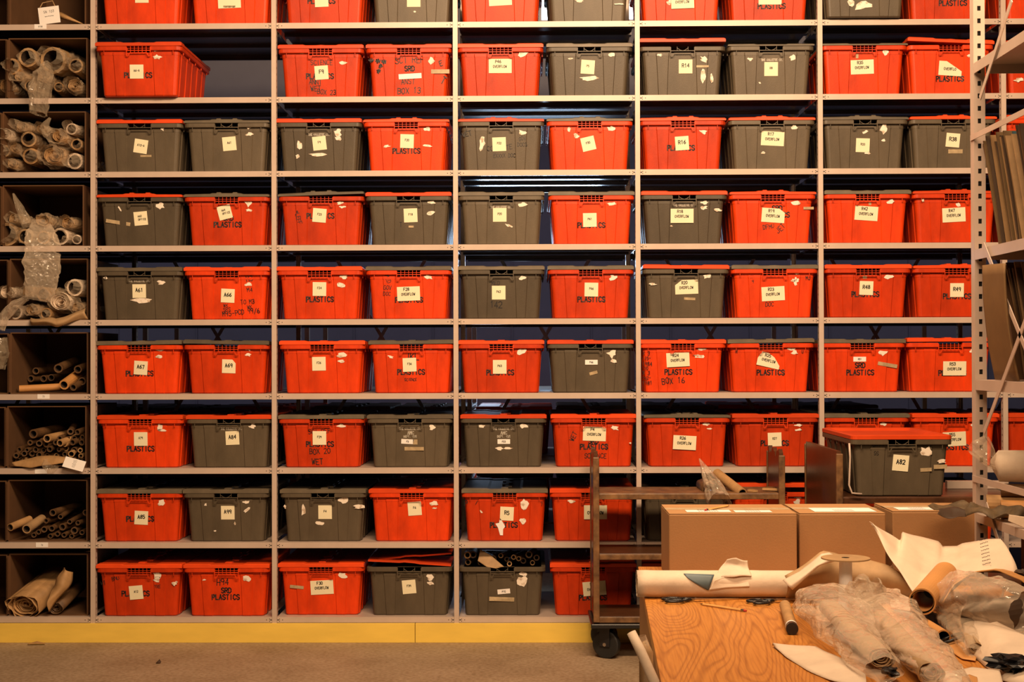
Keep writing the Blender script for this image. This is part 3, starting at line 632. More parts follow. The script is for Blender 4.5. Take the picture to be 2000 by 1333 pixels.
# row 6
T_(6, 0, 'r', 275, rF, (275, 858, 's', 'A79', 0, None, 'small'), [PL(275, 877)], scraps=[(314, 825, 8, 4, 0), (313, 834, 7, 8, 0), (317, 841, 10, 3, -5)])
T_(6, 1, 'g', 448, rF, (454, 856, 's', 'A84', 2), [GC(452, 838)], scraps=[(493, 834, 9, 4, 0), (494, 828, 5, 3, 0)])
T_(6, 2, 'r', 628, gF, (624, 856, 's', 'F29', 0, None, 'small'), [PL(625, 868)], extra=[('SCI REF', 624, 843, 9, 4), ('BOX 20', 625, 882, 10, 2), ('WET', 620, 902, 11, 2)], scraps=[(667, 832, 10, 4, 0)])
T_(6, 3, 'g', 801, gF, (796, 863, 'l', 'F3', -3), [GC(801, 838), ('AMC', 802, 846, 6), ('DEPT. 635', 801, 853, 4)], scraps=[(809, 877, 38, 7, 0, TAPE), (845, 835, 8, 6, 0), (811, 864, 9, 10, 0, TAPE)])
T_(6, 4, 'g', 983, rF, (984, 863, 'l', 'P23', 0), [GC(984, 838), ('AMC', 984, 846, 6), ('DEPT. 625', 984, 853, 4)], scraps=[(1023, 832, 9, 6, -20), (941, 833, 8, 3, 0), (975, 877, 9, 4, 0), (993, 876, 10, 3, 0)])
T_(6, 5, 'r', 1159, rF, (1161, 848, 'w', 'P4/OVERFLOW', -2), [SRD(1159, 862), PL(1160, 873)], extra=[('WET', 1120, 853, 9, 65), ('SCIENCE', 1163, 891, 9, 0)], scraps=[(1200, 836, 10, 6, -10), (1231, 866, 3, 2, 0)])
T_(6, 6, 'r', 1341, ('g', 'step', 0, .002), (1337, 865, 'w', 'R26/OVERFLOW', -3), scraps=[(1379, 829, 9, 4, -15), (1385, 838, 6, 2, 0)])
T_(6, 7, 'r', 1513, rF, (1513, 859, 's', 'R27', 2, None, 'small'), [PL(1513, 866)], scraps=[(1558, 831, 10, 3, 0), (1559, 840, 8, 3, 0), (1549, 826, 3, 2, 0)])
T_(6, 8, 'r', 1690, gF, None, scraps=[(1724, 828, 8, 5, 0)], label='red tote, grey lid, behind the tote on the cart, seventh row from top')
T_(6, 9, 'r', 1864, rF, (1864, 858, 'w', 'R55/OVERFLOW', 3), [PL(1864, 874)], scraps=[(1902, 832, 8, 5, 0)])
T_(6, 10, 'r', 2046, rF, None, label='red tote behind the slotted post, seventh row from top, last at right')
# row 7
T_(7, 0, 'r', 273, gF, (276, 1012, 's', 'A85', -3), [PL(274, 1014)], scraps=[(316, 983, 10, 8, 0)])
T_(7, 1, 'g', 442, gF, (445, 1002, 's', 'A99', 0), scraps=[(402, 986, 3, 3, 0), (481, 981, 8, 4, 0), (483, 996, 4, 10, -45, SCRAP), (459, 1023, 3, 4, 0), (420, 1038, 3, 2, 0)])
T_(7, 2, 'g', 631, gF, (635, 1001, 's', 'F4', 0, None, 'small'), scraps=[(671, 977, 11, 7, 0), (593, 997, 6, 14, 0), (557, 990, 4, 4, 0), (702, 990, 13, 4, 0), (626, 1023, 12, 5, 0, SCRAP)])
T_(7, 3, 'r', 804, rF, (810, 994, 's', 'F6', 4, None, 'small'), scraps=[(849, 984, 10, 5, 0), (848, 993, 6, 2, 0)])
T_(7, 4, 'r', 985, gF, (990, 1004, 's', 'R5', -3), [PL(984, 1026)], scraps=[(978, 1029, 10, 18, 0, WLABEL), (1024, 984, 9, 12, 0), (1021, 1019, 7, 7, 0), (940, 1000, 5, 2, -40)], extra=[('P', 910, 983, 10, 0), ('I', 931, 982, 8, -30), ('7', 1058, 985, 7, 0)])
T_(7, 5, 'r', 1157, rF, (1163, 1001, 'w', 'OVERFLOW', 0), scraps=[(1116, 980, 8, 4, 0)], label='red tote with OVERFLOW note behind the cart post, eighth row from top')
T_(7, 6, 'g', 1336, gF, None, label='grey tote behind the cart and cardboard box, eighth row from top')
T_(7, 7, 'r', 1512, ('r', 'flat', 0, .03), None, scraps=[(1558, 972, 9, 3, 0), (1557, 982, 9, 7, 0)], label='red tote, red lid lying loose above it, behind the cart end panel')
T_(7, 8, 'r', 1690, rF, None, label='red tote behind the tote on the cart, eighth row from top')
T_(7, 9, 'r', 1864, gF, None, label='red tote behind the slotted post, eighth row from top')
# row 8
T_(8, 0, 'r', 273, rF, (266, 1158, 's', 'A12', 5, None, 'small'), [PL(265, 1160)], extra=[('W1', 202, 1139, 8, 10), ('BND', 226, 1130, 7, 10), ('YRE', 308, 1146, 6, 5)], scraps=[(308, 1122, 10, 8, 0), (307, 1132, 9, 6, 0), (342, 1140, 7, 5, 0, SCRAP)], y0=.365)
T_(8, 1, 'r', 443, rF, None, [SRD(442, 1154), PL(441, 1167)], extra=[('H94', 435, 1138, 12, 0)], scraps=[(482, 1131, 10, 6, 0), (399, 1133, 4, 2, 0)], label='red tote marked H94, no note, bottom row, second from left', y0=.365)
T_(8, 2, 'r', 627, rF, (629, 1148, 'w', 'F30/OVERFLOW', 3), scraps=[(580, 1147, 27, 6, -6, TAPE), (670, 1124, 11, 6, -10)], y0=.40)
T_(8, 3, 'g', 799, None, (799, 1147, 's', 'F39', 5, None, 'small'), scraps=[(840, 1128, 8, 7, 0), (841, 1139, 8, 5, 0)], label='grey tote with crossed red lid flaps, note F39, bottom row', y0=.39)
tg = T_(8, 4, 'g', 980, None, None, scraps=[(980, 1171, 49, 8, -2, TAPE), (1021, 1122, 8, 5, 0), (1020, 1138, 12, 14, 0), (985, 1150, 12, 4, 0, SCRAP)], label='open grey tote full of paper tubes, bottom row', y0=.385, note=(984, 1156, 'l', 'P10', 5)) if False else T_(8, 4, 'g', 980, None, (984, 1156, 'l', 'P10', 5), scraps=[(980, 1171, 49, 8, -2, TAPE), (1021, 1122, 8, 5, 0), (1020, 1138, 12, 14, 0)], label='open grey tote full of paper tubes, bottom row', y0=.385)
T_(8, 5, 'r', 1157, rF, (1161, 1150, 'w', 'R2/OVERFLOW', 5), [PL(1158, 1168)], label='red tote with note R2 behind the cart post, bottom row')
T_(8, 6, 'r', 1336, rF, None, label='red tote behind the lower cart shelves, bottom row')
T_(8, 7, 'r', 1512, gF, None, label='red tote hidden low behind the cardboard boxes, bottom row')
# crossed red flaps on F39 tote
f39 = [o for o in C.objects if o.get('label', '').startswith('grey tote with crossed')][0]
for s, a, dz in ((1, .055, .012), (-1, .09, .008)):
    bm = bmesh.new(); hw = .245; prof = [(-hw, 0), (-.06, .002), (-.03, .006), (.03, .004), (.06, 0), (hw, -.002)]
    rows = [[Vector((x, y, z)) for x, z in prof] for y in (-.36, -.2, 0)] if s == 1 else [[Vector((x, y, z)) for x, z in prof] for y in (-.30, -.1, .1, .36)]
    loft(bm, rows); o = link('lid_flap', bm, REDLID, f39, solid=.009); o['label'] = 'red lid flap'
    o.location = (0, 0, H+.012+(.02 if s < 0 else 0)+abs(math.sin(a))*hw*.9); o.rotation_euler = (0, a*s*(1 if s > 0 else 1), 0)

# rear rack totes, seen only as dark lids above the front ones
rear = thing('steel_shelving', 'second dark steel shelving run behind the tote shelving', 'shelving', (0, 1.0, 0))
for k in (5, 6, 7):
    for i in range(0, 6):
        b = bmesh.new(); x0 = i*BAY+.05; box(b, x0, x0+BAY-.03, .0, .85, ZL[k]+.0135, ZL[k]+.0165); box(b, x0, x0+BAY-.03, -.002, 0, ZL[k]-.0165, ZL[k]+.0165)
        link('shelf', b, STEEL, rear)
for i in range(0, 7):
    b = bmesh.new(); box(b, i*BAY+.02, i*BAY+.05, -.003, .03, 0, ZL[4]); box(b, i*BAY+.02, i*BAY+.05, .83, .86, 0, ZL[4]); link('post', b, STEEL, rear)
for k in (6, 7):
    for i in range(12):
        if i == 11: continue
        X = .33+i*.535; c = 'rgrrgrrggrrg'[i]; 
        t = thing('plastic_tote', 'dark plastic tote on the rear shelving, only its lid showing', 'tote', (X, 1.45+random.uniform(-.03, .03), ZL[k]+ZTOP+.0005+random.uniform(0, .0)), random.uniform(-.02, .02), 'totes on the rear shelving')
        part('body', BODY[c], t); part('lid', LID[('flat', 'g' if (i+k) % 3 else 'r')], t, (0, 0, H+.003+random.uniform(0, .012)), (0, random.uniform(-.015, .015), 0))

# ceiling tube lamp seen over the top row behind the totes
p0, p1 = P(1058, 12, 2.35), P(1238, 12, 2.35)
lamp = thing('wall_lamp', 'bright white lit lamp panel glimpsed behind the top row totes', 'lamp', ((p0.x+p1.x)/2, 2.45, p0.z))
b = bmesh.new(); hw = (p1.x-p0.x)/2; box(b, -hw-.03, hw+.03, 0, .16, -.10, .16); link('housing', b, STEELD, lamp)
b = bmesh.new(); box(b, -hw, hw, -.02, 0, -.08, .14); link('diffuser', b, GLOW, lamp)

# ------------------------------------------------------------------ left bay: cardboard boxes of rolls
def open_box(name, x0, x1, z0, h, dep, y0, m, label, missing=None):
    t = thing(name, label, 'box', ((x0+x1)/2, y0, z0)); w_ = (x1-x0)/2; k = .006
    b = bmesh.new()
    box(b, -w_, w_, 0, dep, 0, k); box(b, -w_, w_, 0, dep, h-k, h); box(b, -w_, w_, dep-k, dep, k, h-k)
    box(b, -w_, -w_+k, 0, dep-k, k, h-k); box(b, w_-k, w_, 0, dep-k, k, h-k)
    link('body', b, m, t)
    b = bmesh.new(); bar(b, (-w_+.001, 0, h), (-w_-.016, -.01, h+.0), .002, .05, Vector((0, 0, 1))) if False else box(b, -w_-.0035, -w_-.0005, -.02, .03, .01, h-.01)
    link('flap', b, m, t)
    return t
BX = {0: (20, 168), 1: (17, 171), 2: (6, 168), 3: (6, 164), 4: (20, 172), 5: (21, 172), 6: (15, 169), 7: (17, 171), 8: (19, 172)}
boxes = []
for r, (a, c) in BX.items():
    x0, x1 = P(a, 600, .05).x, P(c, 600, .05).x
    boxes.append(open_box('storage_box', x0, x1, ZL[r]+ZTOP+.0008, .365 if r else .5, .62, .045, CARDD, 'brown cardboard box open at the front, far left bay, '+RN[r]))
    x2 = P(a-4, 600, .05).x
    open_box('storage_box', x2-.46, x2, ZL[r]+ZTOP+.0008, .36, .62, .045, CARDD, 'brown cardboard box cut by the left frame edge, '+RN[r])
def put(r, px, py, y=.06):
    p = P(px, py, y); return p
RG = 'paper rolls in the left bay boxes'
def wrapped(px, py, rp, r, label, kind='spiral', dx=0, dz=0, L=.42, film=True, y=.07, m=OLDP, grp=None, ext=.05, turns=5, up_=0):
    p = P(px, py, y); R = rp*.003
    zmin = ZL[r]+ZTOP+.009
    if p.z-R*.9 < zmin: p.z = zmin+R*.9
    t = thing('paper_roll', label, 'roll', p, 0, grp)
    q = Vector((dx, L, dz)); b = bmesh.new()
    if kind == 'spiral': spiral(b, (0, 0, 0), q, R*.86, R*.18, turns, 20, .85, .22); link('sheet', b, m, t, smooth=True, solid=.0012)
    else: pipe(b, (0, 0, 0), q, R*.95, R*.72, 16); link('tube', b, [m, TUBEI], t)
    if film:
        d = q.normalized(); pts = [q*.8, q*.3, -d*ext*.3, -d*ext+Vector((random.uniform(-.02, .02), 0, random.uniform(-.01, .02)+up_))]
        o = crumple('plastic_wrap', pts, [R*1.12, R*1.15, R*1.05, R*random.uniform(.5, 1.)], FILM, t, n=20, amp=.32, seg=16, fr=26)
        for v in o.data.vertices:
            if v.co.z+p.z < zmin-.004: v.co.z = zmin-.004-p.z
    return t
def adj(*a): return random.choice(a)
WL = {1: [(24, 130, 17, 0, 0), (14, 170, 19, 1, 0), (55, 112, 20, 0, 0), (60, 168, 13, 0, 0), (104, 118, 28, 0, .03), (115, 170, 10, 0, 0), (145, 168, 17, 1, 0), (148, 128, 15, 0, 0), (84, 150, 14, 1, 0), (38, 150, 14, 1, 0)],
      2: [(10, 262, 15, 1, 0), (42, 248, 14, 1, 0), (56, 272, 16, 0, 0), (80, 252, 11, 1, 0), (115, 266, 18, 1, 0), (150, 282, 12, 0, 0), (104, 304, 27, 1, 0), (24, 320, 14, 1, 0), (60, 305, 17, 0, 0), (146, 315, 17, 0, 0), (8, 295, 13, 0, 0), (140, 252, 12, 0, 0), (30, 290, 14, 1, 0)],
      3: [(82, 430, 17, 1, 0), (14, 458, 24, 0, 0), (50, 462, 16, 0, 0), (118, 462, 18, 0, 0), (150, 468, 10, 0, 0), (132, 436, 15, 1, 0), (28, 428, 13, 1, 0), (85, 464, 14, 0, 0)],
      4: [(14, 572, 17, 1, 0), (116, 590, 25, 1, 0), (146, 562, 18, 0, 0), (30, 612, 15, 0, 0), (62, 606, 15, 1, 0), (152, 602, 14, 1, 0), (85, 575, 15, 0, 0), (55, 570, 14, 1, 0), (90, 616, 12, 0, 0)]}
for r, l in WL.items():
    for i, (px, py, rp, k, dz) in enumerate(l):
        rn = RN[r].replace(' from top', '')
        big = {(1, 4): 'largest plastic-wrapped roll under the hanging bag', (2, 6): 'largest plastic-wrapped spiral roll', (3, 1): 'wide wrapped roll at the left frame edge', (4, 1): 'big wrapped spiral roll with torn edges'}.get((r, i))
        lab = (big or 'plastic-wrapped tan roll in the bundle of rolls') + ', %s, left bay' % rn; gg = None if big else 'wrapped rolls, %s, left bay' % rn
        wrapped(px, py, rp, r, lab, 'spiral' if k else 'tube', random.uniform(-.05, .05), dz, y=.05+random.uniform(0, .05) if rp > 14 else .07, m=adj(OLDP, OLDP, KRAFT, PAPER), ext=random.uniform(.04, .1), grp=gg)
# hanging and peaked bags
def bag(label, pts, rad, loc_d, m=FILM, sq=.45, n=26, seg=22, amp=.4, cat='bag', fr=16):
    o = crumple('plastic_bag', [P(x, y, loc_d+e) for x, y, e in pts], [r*.003 for r in rad], m, n=n, seg=seg, amp=amp, squash=sq, fr=fr)
    return tag(o, label, cat)
bag('clear plastic bag spilling over the shelf edge, second row, left bay', [(95, 125, 0), (85, 160, -.03), (78, 190, -.045), (74, 222, -.05)], [14, 34, 36, 30], .03)
bag('clear plastic bag corner sticking up, third row, left bay', [(98, 230, 0), (85, 250, 0), (95, 262, .02)], [5, 14, 20], .06)
bag('pointed plastic bag with dark folds, fourth row, left bay', [(26, 378, 0), (40, 410, 0), (55, 440, 0)], [3, 16, 22], .07)
bag('long crinkled clear bag hanging over the shelf edge, left bay', [(78, 432, .04), (82, 470, -.04), (82, 520, -.06), (80, 560, -.06), (75, 585, -.04)], [16, 30, 32, 31, 26], .03, FILMW, .35, 34, 40, .22, fr=24)
bag('cloudy torn plastic bag at the left frame edge, fifth row', [(52, 582, -.02), (25, 600, -.03), (8, 618, -.04), (2, 645, -.05)], [10, 17, 18, 12], .03, FILMW, .5)
bag('dark glinting plastic bag at the left frame edge, sixth row', [(5, 660, 0), (8, 690, 0), (0, 720, 0)], [14, 22, 16], .03, FILM, .5)
# folded paper spilling low in fifth row
o = sheet('paper_sheet', [P(60, 618, -.01), P(110, 626, -.02), P(165, 600, 0)], [P(62, 634, -.02), P(112, 641, -.03), P(172, 622, -.01)], OLDP, bulge=(0, -.03, 0), amp=.02); tag(o, 'folded brown paper edge over the shelf, fifth row, left bay', 'paper')
# row 0: kraft cone + white tag
p = P(118, 30, .06); t = thing('paper_roll', 'tapered brown paper roll beside a white tag, top left shelf', 'roll', p)
b = bmesh.new(); tube(b, [(0, 0, 0), (.09, .0, -.035), (.14, .05, -.05)], [.034, .012, .004], 14, squash=.6); link('sheet', b, KRAFT, t, smooth=True)
q = P(96, 29, .0); b = bmesh.new(); h_ = .06
for sx in (0,): box(b, -.062, .062, -.001, .001, -.052, .048)
t = tag(link('hang_tag', b, WLABEL, loc=q), 'white written tag card propped on the top left shelf', 'tag'); t.rotation_euler = (0, math.radians(-7), 0)
b = bmesh.new(); text_bm(b, strokes('SN 103', .014, 4.6, .5), .0016, lambda x, z: Vector((x, -.0015, z+.02))); text_bm(b, strokes('~~~~~~', .012, 4.6, .5), .0012, lambda x, z: Vector((x, -.0015, z-.008))); link('handwriting', b, INK, t)
b = bmesh.new(); tube(b, [(-.05, 0, .048), (-.03, 0, .075), (.03, 0, .08), (.04, 0, .048)], .003, 8); link('string', b, OLDP, t)
# row 5 tubes
def ptube(px, py, rp, r, label, dx=0, dz=0, L=.45, y=.12, m=TUBEP, grp=None, tk=.7, name='paper_tube'):
    p = P(px, py, y); R = rp*.003
    zmin = ZL[r]+ZTOP+.0075+R
    p.z = max(p.z, zmin)
    b = bmesh.new(); pipe(b, (0, 0, 0), (dx, L, dz), R, R*tk, 14)
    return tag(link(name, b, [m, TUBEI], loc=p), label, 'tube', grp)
p = P(38, 758, .10); q = P(118, 754, .16); b = bmesh.new(); pipe(b, (0, 0, 0), q-p, .021, .017, 18); p.z = ZL[5]+ZTOP+.03; tag(link('paper_tube', b, [KRAFTO, TUBEI], loc=p), 'orange-brown tube lying crossways, sixth row, left bay', 'tube')
G5 = 'tubes pointing out, sixth row, left bay'
ptube(125, 752, 10, 5, 'bright-rimmed brown tube pointing forward, sixth row, left bay', .03, .12, y=.05, m=KRAFTO)
ptube(143, 757, 7, 5, 'thin brown tube right of the bright-rimmed one, sixth row, left bay', .04, .1, y=.07)
ptube(114, 720, 9, 5, 'dim brown tube above the bright-rimmed one, sixth row, left bay', -.03, .05, y=.12)
ptube(152, 722, 8, 5, 'dim brown tube high at the right, sixth row, left bay', .0, .05, y=.14)
ptube(160, 745, 8, 5, 'dim brown tube against the box wall, sixth row, left bay', .0, .0, y=.14)
for px, py in ((70, 725), (85, 740), (60, 740), (100, 738)):
    ptube(px, py, 7, 5, 'dark tube deep inside the box, sixth row, left bay', random.uniform(-.05, .05), 0, y=.30, grp='dark tubes deep in the sixth row box')
# row 6: heap of thin tubes
G6 = 'heap of thin brown tubes, seventh row, left bay'
def heap(r, base_y, lab, grp, rows, y):
    for j, (n, x0, x1) in enumerate(rows):
        for i in range(n):
            px = x0+(x1-x0)*(i+.5)/n+random.uniform(-2, 2); py = base_y-j*11+random.uniform(-2.5, 2.5)
            ptube(px, py, random.uniform(4.4, 6.6), r, lab, random.uniform(-.08, .10), random.uniform(-.01, .05), L=random.uniform(.3, .42), y=y+random.uniform(-.02, .05), m=adj(TUBEP, TUBEP, KRAFT), grp=grp, tk=random.uniform(.55, .75))
heap(6, 900, 'thin brown paper tube in the heap, seventh row, left bay', G6, [(9, 26, 164), (9, 24, 164), (9, 30, 166), (7, 50, 166), (4, 110, 166), (2, 128, 160)], .09)
ptube(65, 848, 9, 6, 'widest dark-mouthed tube at the left of the tube heap', .05, .02, y=.07)
ptube(92, 857, 8, 6, 'mid brown tube next to the widest tube of the heap', .06, .02, y=.07, m=KRAFT)
ptube(117, 866, 7, 6, 'light tan tube pointing forward in the tube heap', .10, .06, y=.045, m=KRAFT)
o = sheet('paper_sheet', [P(22, 903, .05), P(70, 892, .03), P(110, 890, .02), P(150, 896, .0)], [P(28, 911, .0), P(60, 914, -.02), P(110, 906, -.03), P(150, 903, -.02)], KRAFT, bulge=(0, -.01, .01), amp=.008); tag(o, 'crumpled tan paper under the tube heap, seventh row, left bay', 'paper')
p = P(145, 907, -.035); b = bmesh.new(); box(b, -.062, .062, -.001, .001, -.032, .032); t = tag(link('paper_card', b, WLABEL, loc=p), 'white printed card drooping over the shelf under the tube heap', 'card'); t.rotation_euler = (-.35, math.radians(15), 0)
b = bmesh.new()
for k in range(6): text_bm(b, strokes('~~~~~~~~~'[:8-k % 3], .004, 4.5, .4), .0008, lambda x, z, k=k: Vector((x, -.0016, z+.022-k*.008)))
link('printed_text', b, INK, t)
bag('small clear plastic scrap hanging off the shelf, seventh row, left bay', [(98, 900, 0), (98, 912, -.02), (98, 924, -.03)], [12, 14, 5], .0)
# row 7
G7 = 'small tubes in the eighth row, left bay'
p = P(20, 1034, .03); q = P(58, 1018, .2); b = bmesh.new(); pipe(b, (0, 0, 0), q-p, .022, .018, 18); tag(link('paper_tube', b, [KRAFT, TUBEI], loc=p+Vector((0, 0, .01))), 'tan tube lying crossways at the box corner, eighth row, left bay', 'tube')
p = P(52, 1034, .03); q = P(82, 1014, .25); b = bmesh.new(); pipe(b, (0, 0, 0), q-p, .027, .020, 18); tag(link('paper_tube', b, [OLDP, TUBEI], loc=p), 'pale tube with a white rim, eighth row, left bay', 'tube')
for px, py, rp in ((103, 1002, 7), (167, 1002, 6), (86, 1035, 6), (101, 1033, 6), (122, 1030, 7), (145, 1037, 7), (125, 1046, 5), (160, 1041, 5), (136, 1020, 5), (112, 1044, 5), (75, 1040, 5), (152, 1022, 5), (118, 1010, 5), (90, 1018, 5), (66, 1046, 5), (98, 1048, 5), (140, 1048, 5)):
    ptube(px, py, rp, 7, 'small dark tube pointing forward, eighth row, left bay', random.uniform(-.05, .05), random.uniform(0, .03), y=.10, grp=G7)
# row 8: big roll
p = P(46, 1187, -.0); q = P(118, 1128, .42); t = thing('paper_roll', 'big tattered brown paper roll on the bottom shelf, left bay', 'roll', p)
b = bmesh.new(); spiral(b, (0, 0, 0), q-p, .112, .02, 7, 26, .72, .3); link('sheet', b, KRAFT, t, smooth=True, solid=.0016)
b = bmesh.new(); tube(b, [(.03, .06, .02), (q-p)*.9], [.075, .06], 20, squash=.7); link('inner_sheets', b, TUBEP, t, smooth=True)
o = sheet('curled_sheet', [Vector((.15, .05, .10)), Vector((.17, .08, .18)), Vector((.19, .12, .235))], [Vector((.16, .0, -.02)), Vector((.235, .05, .10)), Vector((.27, .1, .19))], KRAFT, t, bulge=(.0, -.05, .01), amp=.03)
p = P(108, 1192, .03); q = P(152, 1150, .4); t = thing('paper_roll', 'smaller brown roll leaning beside the big tattered roll', 'roll', p+Vector((0, 0, .008)))
b = bmesh.new(); spiral(b, (0, 0, 0), q-p, .044, .012, 4, 22, .85, .15); link('sheet', b, TUBEP, t, smooth=True, solid=.0014)
# tubes in the open grey tote
for i, (px, py, rp, dx) in enumerate(((913, 1085, 7, .04), (924, 1084, 7, .0), (950, 1090, 6, .1), (963, 1092, 7, -.06), (978, 1086, 5, .05), (990, 1093, 5, -.1), (1003, 1089, 5, .05), (1013, 1092, 5, .08), (1022, 1096, 6, -.03), (1033, 1084, 7, .03), (1048, 1090, 6, -.04), (914, 1099, 6, .02), (938, 1100, 5, 0), (1040, 1100, 5, 0), (970, 1102, 5, .02), (995, 1102, 5, 0))):
    p = P(px, py, .10+.02*(i % 3)); b = bmesh.new(); pipe(b, (0, 0, 0), (dx, .38, -.03), rp*.003, rp*.0019, 14)
    tag(link('paper_tube', b, [adj(TUBEP, KRAFT), TUBEI], loc=p), 'paper tube sticking up in the open grey tote, bottom row', 'tube', 'tubes in the open grey tote')
o = sheet('paper_sheet', [P(938, 1073, .08), P(958, 1084, .06), P(985, 1108, .04)], [P(932, 1095, .05), P(950, 1106, .02), P(968, 1110, .015)], OLDP, amp=.008); tag(o, 'curved tan paper flap rising from the open grey tote', 'paper')

# ------------------------------------------------------------------ carts
def cart(name, label, x0, x1, y0, y1, zs, zt, zdeck, wavy, rod=False, right=True):
    t = thing(name, label, 'cart', (x0, y0, 0)); L = x1-x0; D = y1-y0
    for s, xx in ((0, 0), (1, L-.03)):
        if s == 1 and not right: continue
        b = bmesh.new(); n = 14
        fr = [(xx, k/(n-1)*D) for k in range(n)]
        prev = None
        for k in range(n):
            yy = D*k/(n-1); z1 = zt[s]+(.018*math.sin(k*1.1)+.012*math.sin(k*2.7) if wavy else 0)
            ring = [b.verts.new(v) for v in ((xx, yy, zs[-1]-.02), (xx+.022, yy, zs[-1]-.02), (xx+.022, yy, z1), (xx, yy, z1))]
            if prev:
                for a in range(4): b.faces.new((prev[a], prev[(a+1) % 4], ring[(a+1) % 4], ring[a]))
            else: b.faces.new(ring)
            prev = ring
        b.faces.new(prev[::-1]); link('end_panel', b, WOODD, t)
        b = bmesh.new(); box(b, xx-.005, xx+.029, -.022, -.0005, zs[-1]-.03, zt[s]-.012); link('corner_post', b, WOODE, t, bevel=.004)
        b = bmesh.new(); box(b, xx-.005, xx+.029, D+.0005, D+.022, zs[-1]-.03, zt[s]-.012); link('corner_post', b, WOODE, t, bevel=.004)
    for k, z in enumerate(zs):
        b = bmesh.new(); box(b, .0225, L-.0305, .004, D-.004, z-.012, z); link('shelf', b, WOODE if k == 0 and not rod else WOODD, t, bevel=.002)
        b = bmesh.new(); box(b, .0225, L-.0305, -.006, .0035, z-.034, z-.003); link('shelf_rail', b, WOODD if rod else WOODE, t, bevel=.003)
    z = zs[-1]; b = bmesh.new(); box(b, -.02, L+.02, -.03, D+.03, z-.062, z-.036); link('base_frame', b, BLACKP, t, bevel=.006)
    for sx in (.07, L-.07):
        for sy in (.06, D-.06):
            ca = z-.062; R = .078
            b = bmesh.new(); box(b, sx-.035, sx+.035, sy-.035, sy+.035, ca-.012, ca); box(b, sx-.028, sx-.022, sy-.03, sy+.03, R-.01, ca-.012); box(b, sx+.022, sx+.028, sy-.03, sy+.03, R-.01, ca-.012)
            cs = link('caster', b, BLACKP, t)
            b = bmesh.new(); tube(b, [(sx-.019, sy, R), (sx-.016, sy, R), (sx+.016, sy, R), (sx+.019, sy, R)], [R*.9, R, R, R*.9], 28); link('wheel', b, RUBBER, cs, smooth=False)
            b = bmesh.new(); tube(b, [(sx-.03, sy, R), (sx+.03, sy, R)], .010, 12); link('axle', b, CHROME, cs)
    if rod:
        b = bmesh.new(); tube(b, [(.058, -.03, zdeck+.27), (.062, -.03, zdeck+.2), (.056, -.03, zdeck+.06), (.07, -.03, zdeck+.02), (.12, -.03, zdeck+.015)], .005, 10); link('handle_rod', b, STEEL, t, smooth=True)
    return t
yF = -.50; x0 = P(1160, 1000, yF).x; x1 = P(1533, 1000, yF).x
z_of = lambda y, Y: P(1300, y, Y).z
c1 = cart('shelf_cart', 'dark wooden wheeled cart with worn edges in front of the shelving', x0, x1, yF, -.12, [z_of(964, yF), z_of(1082, yF), z_of(1205, yF)], (z_of(889, yF), z_of(886, yF)), 0, True)
# side-turned wheel faces the camera in the photo
for o in [o for o in C.objects if o.name.startswith('caster') and o.parent == c1]:
    me = o; cx = sum((v.co.x for v in me.data.vertices))/len(me.data.vertices); cy = sum((v.co.y for v in me.data.vertices))/len(me.data.vertices)
    o.matrix_local = Matrix.Translation((cx, cy, 0)) @ Matrix.Rotation(math.radians(62), 4, 'Z') @ Matrix.Translation((-cx, -cy, 0))
YC = CAM.y+7.17
x0 = P(1634, 950, YC+.02).x; x1 = P(2010, 950, YC).x; zd = P(1750, 971, YC).z
c2 = cart('shelf_cart', 'dark wooden cart carrying the grey tote with the open red lid', x0, x1, YC+.02, YC+.82, [zd-.002, zd-.42, .24], (z_of(883, YC)-.0, z_of(883, YC)), zd, False, True, right=False)
# tote on cart with tray lid
bm = bmesh.new(); hw, hd = HW1+RIMO+.003, HD1+RIMO+.003
rings = []
for (a, z) in ((0, 0), (0, .018), (-.012, .022), (-.030, .020), (-.045, .006), (-.20, .004)):
    w2, d2 = hw+a, hd+a; r = .03 if a > -.05 else .01; pts = []
    for cx, cy, a0 in ((w2-r, -d2+r, -90), (w2-r, d2-r, 0), (-w2+r, d2-r, 90), (-w2+r, -d2+r, 180)):
        for k in range(5): an = math.radians(a0+90*k/4); pts.append((cx+r*math.cos(an), cy+r*math.sin(an), z))
    rings.append([bm.verts.new(p) for p in pts])
for a, b_ in zip(rings, rings[1:]):
    for k in range(len(a)): bm.faces.new((a[k], a[(k+1) % len(a)], b_[(k+1) % len(a)], b_[k]))
bm.faces.new(rings[-1]); bm.faces.new(rings[0][::-1]); TRAY = keep(bm, 'lid', REDLID)
xt = (P(1665, 900, YC).x+P(1859, 900, YC).x)/2
t82 = tote(0, 0, 'g', 0, None, (1759, 905, 's', 'A82', -5), extra=[('WET', 1712, 873, 7, 0), ('SS', 1711, 886, 6, 0)], scraps=[(1808, 882, 12, 9, 0), (1838, 902, 9, 4, 5), (1836, 912, 22, 7, 2, TAPE), (1808, 918, 19, 6, 3, TAPE)], label='grey tote with tray-like red lid and note A82 standing on the cart', origin=(xt, YC+HD1+RIMO, zd), grp=None)
o = part('lid', TRAY, t82, (0, 0, H+.001)); o['label'] = 'red lid'
p = P(1848, 961, YC+.45); q = P(1960, 961, YC+.45); b = bmesh.new(); box(b, 0, q.x-p.x, -.02, .02, 0, .04); tag(link('steel_bar', b, STEEL, loc=(p.x, p.y, zd)), 'beige steel bar lying on the cart right of the A82 tote', 'bar')

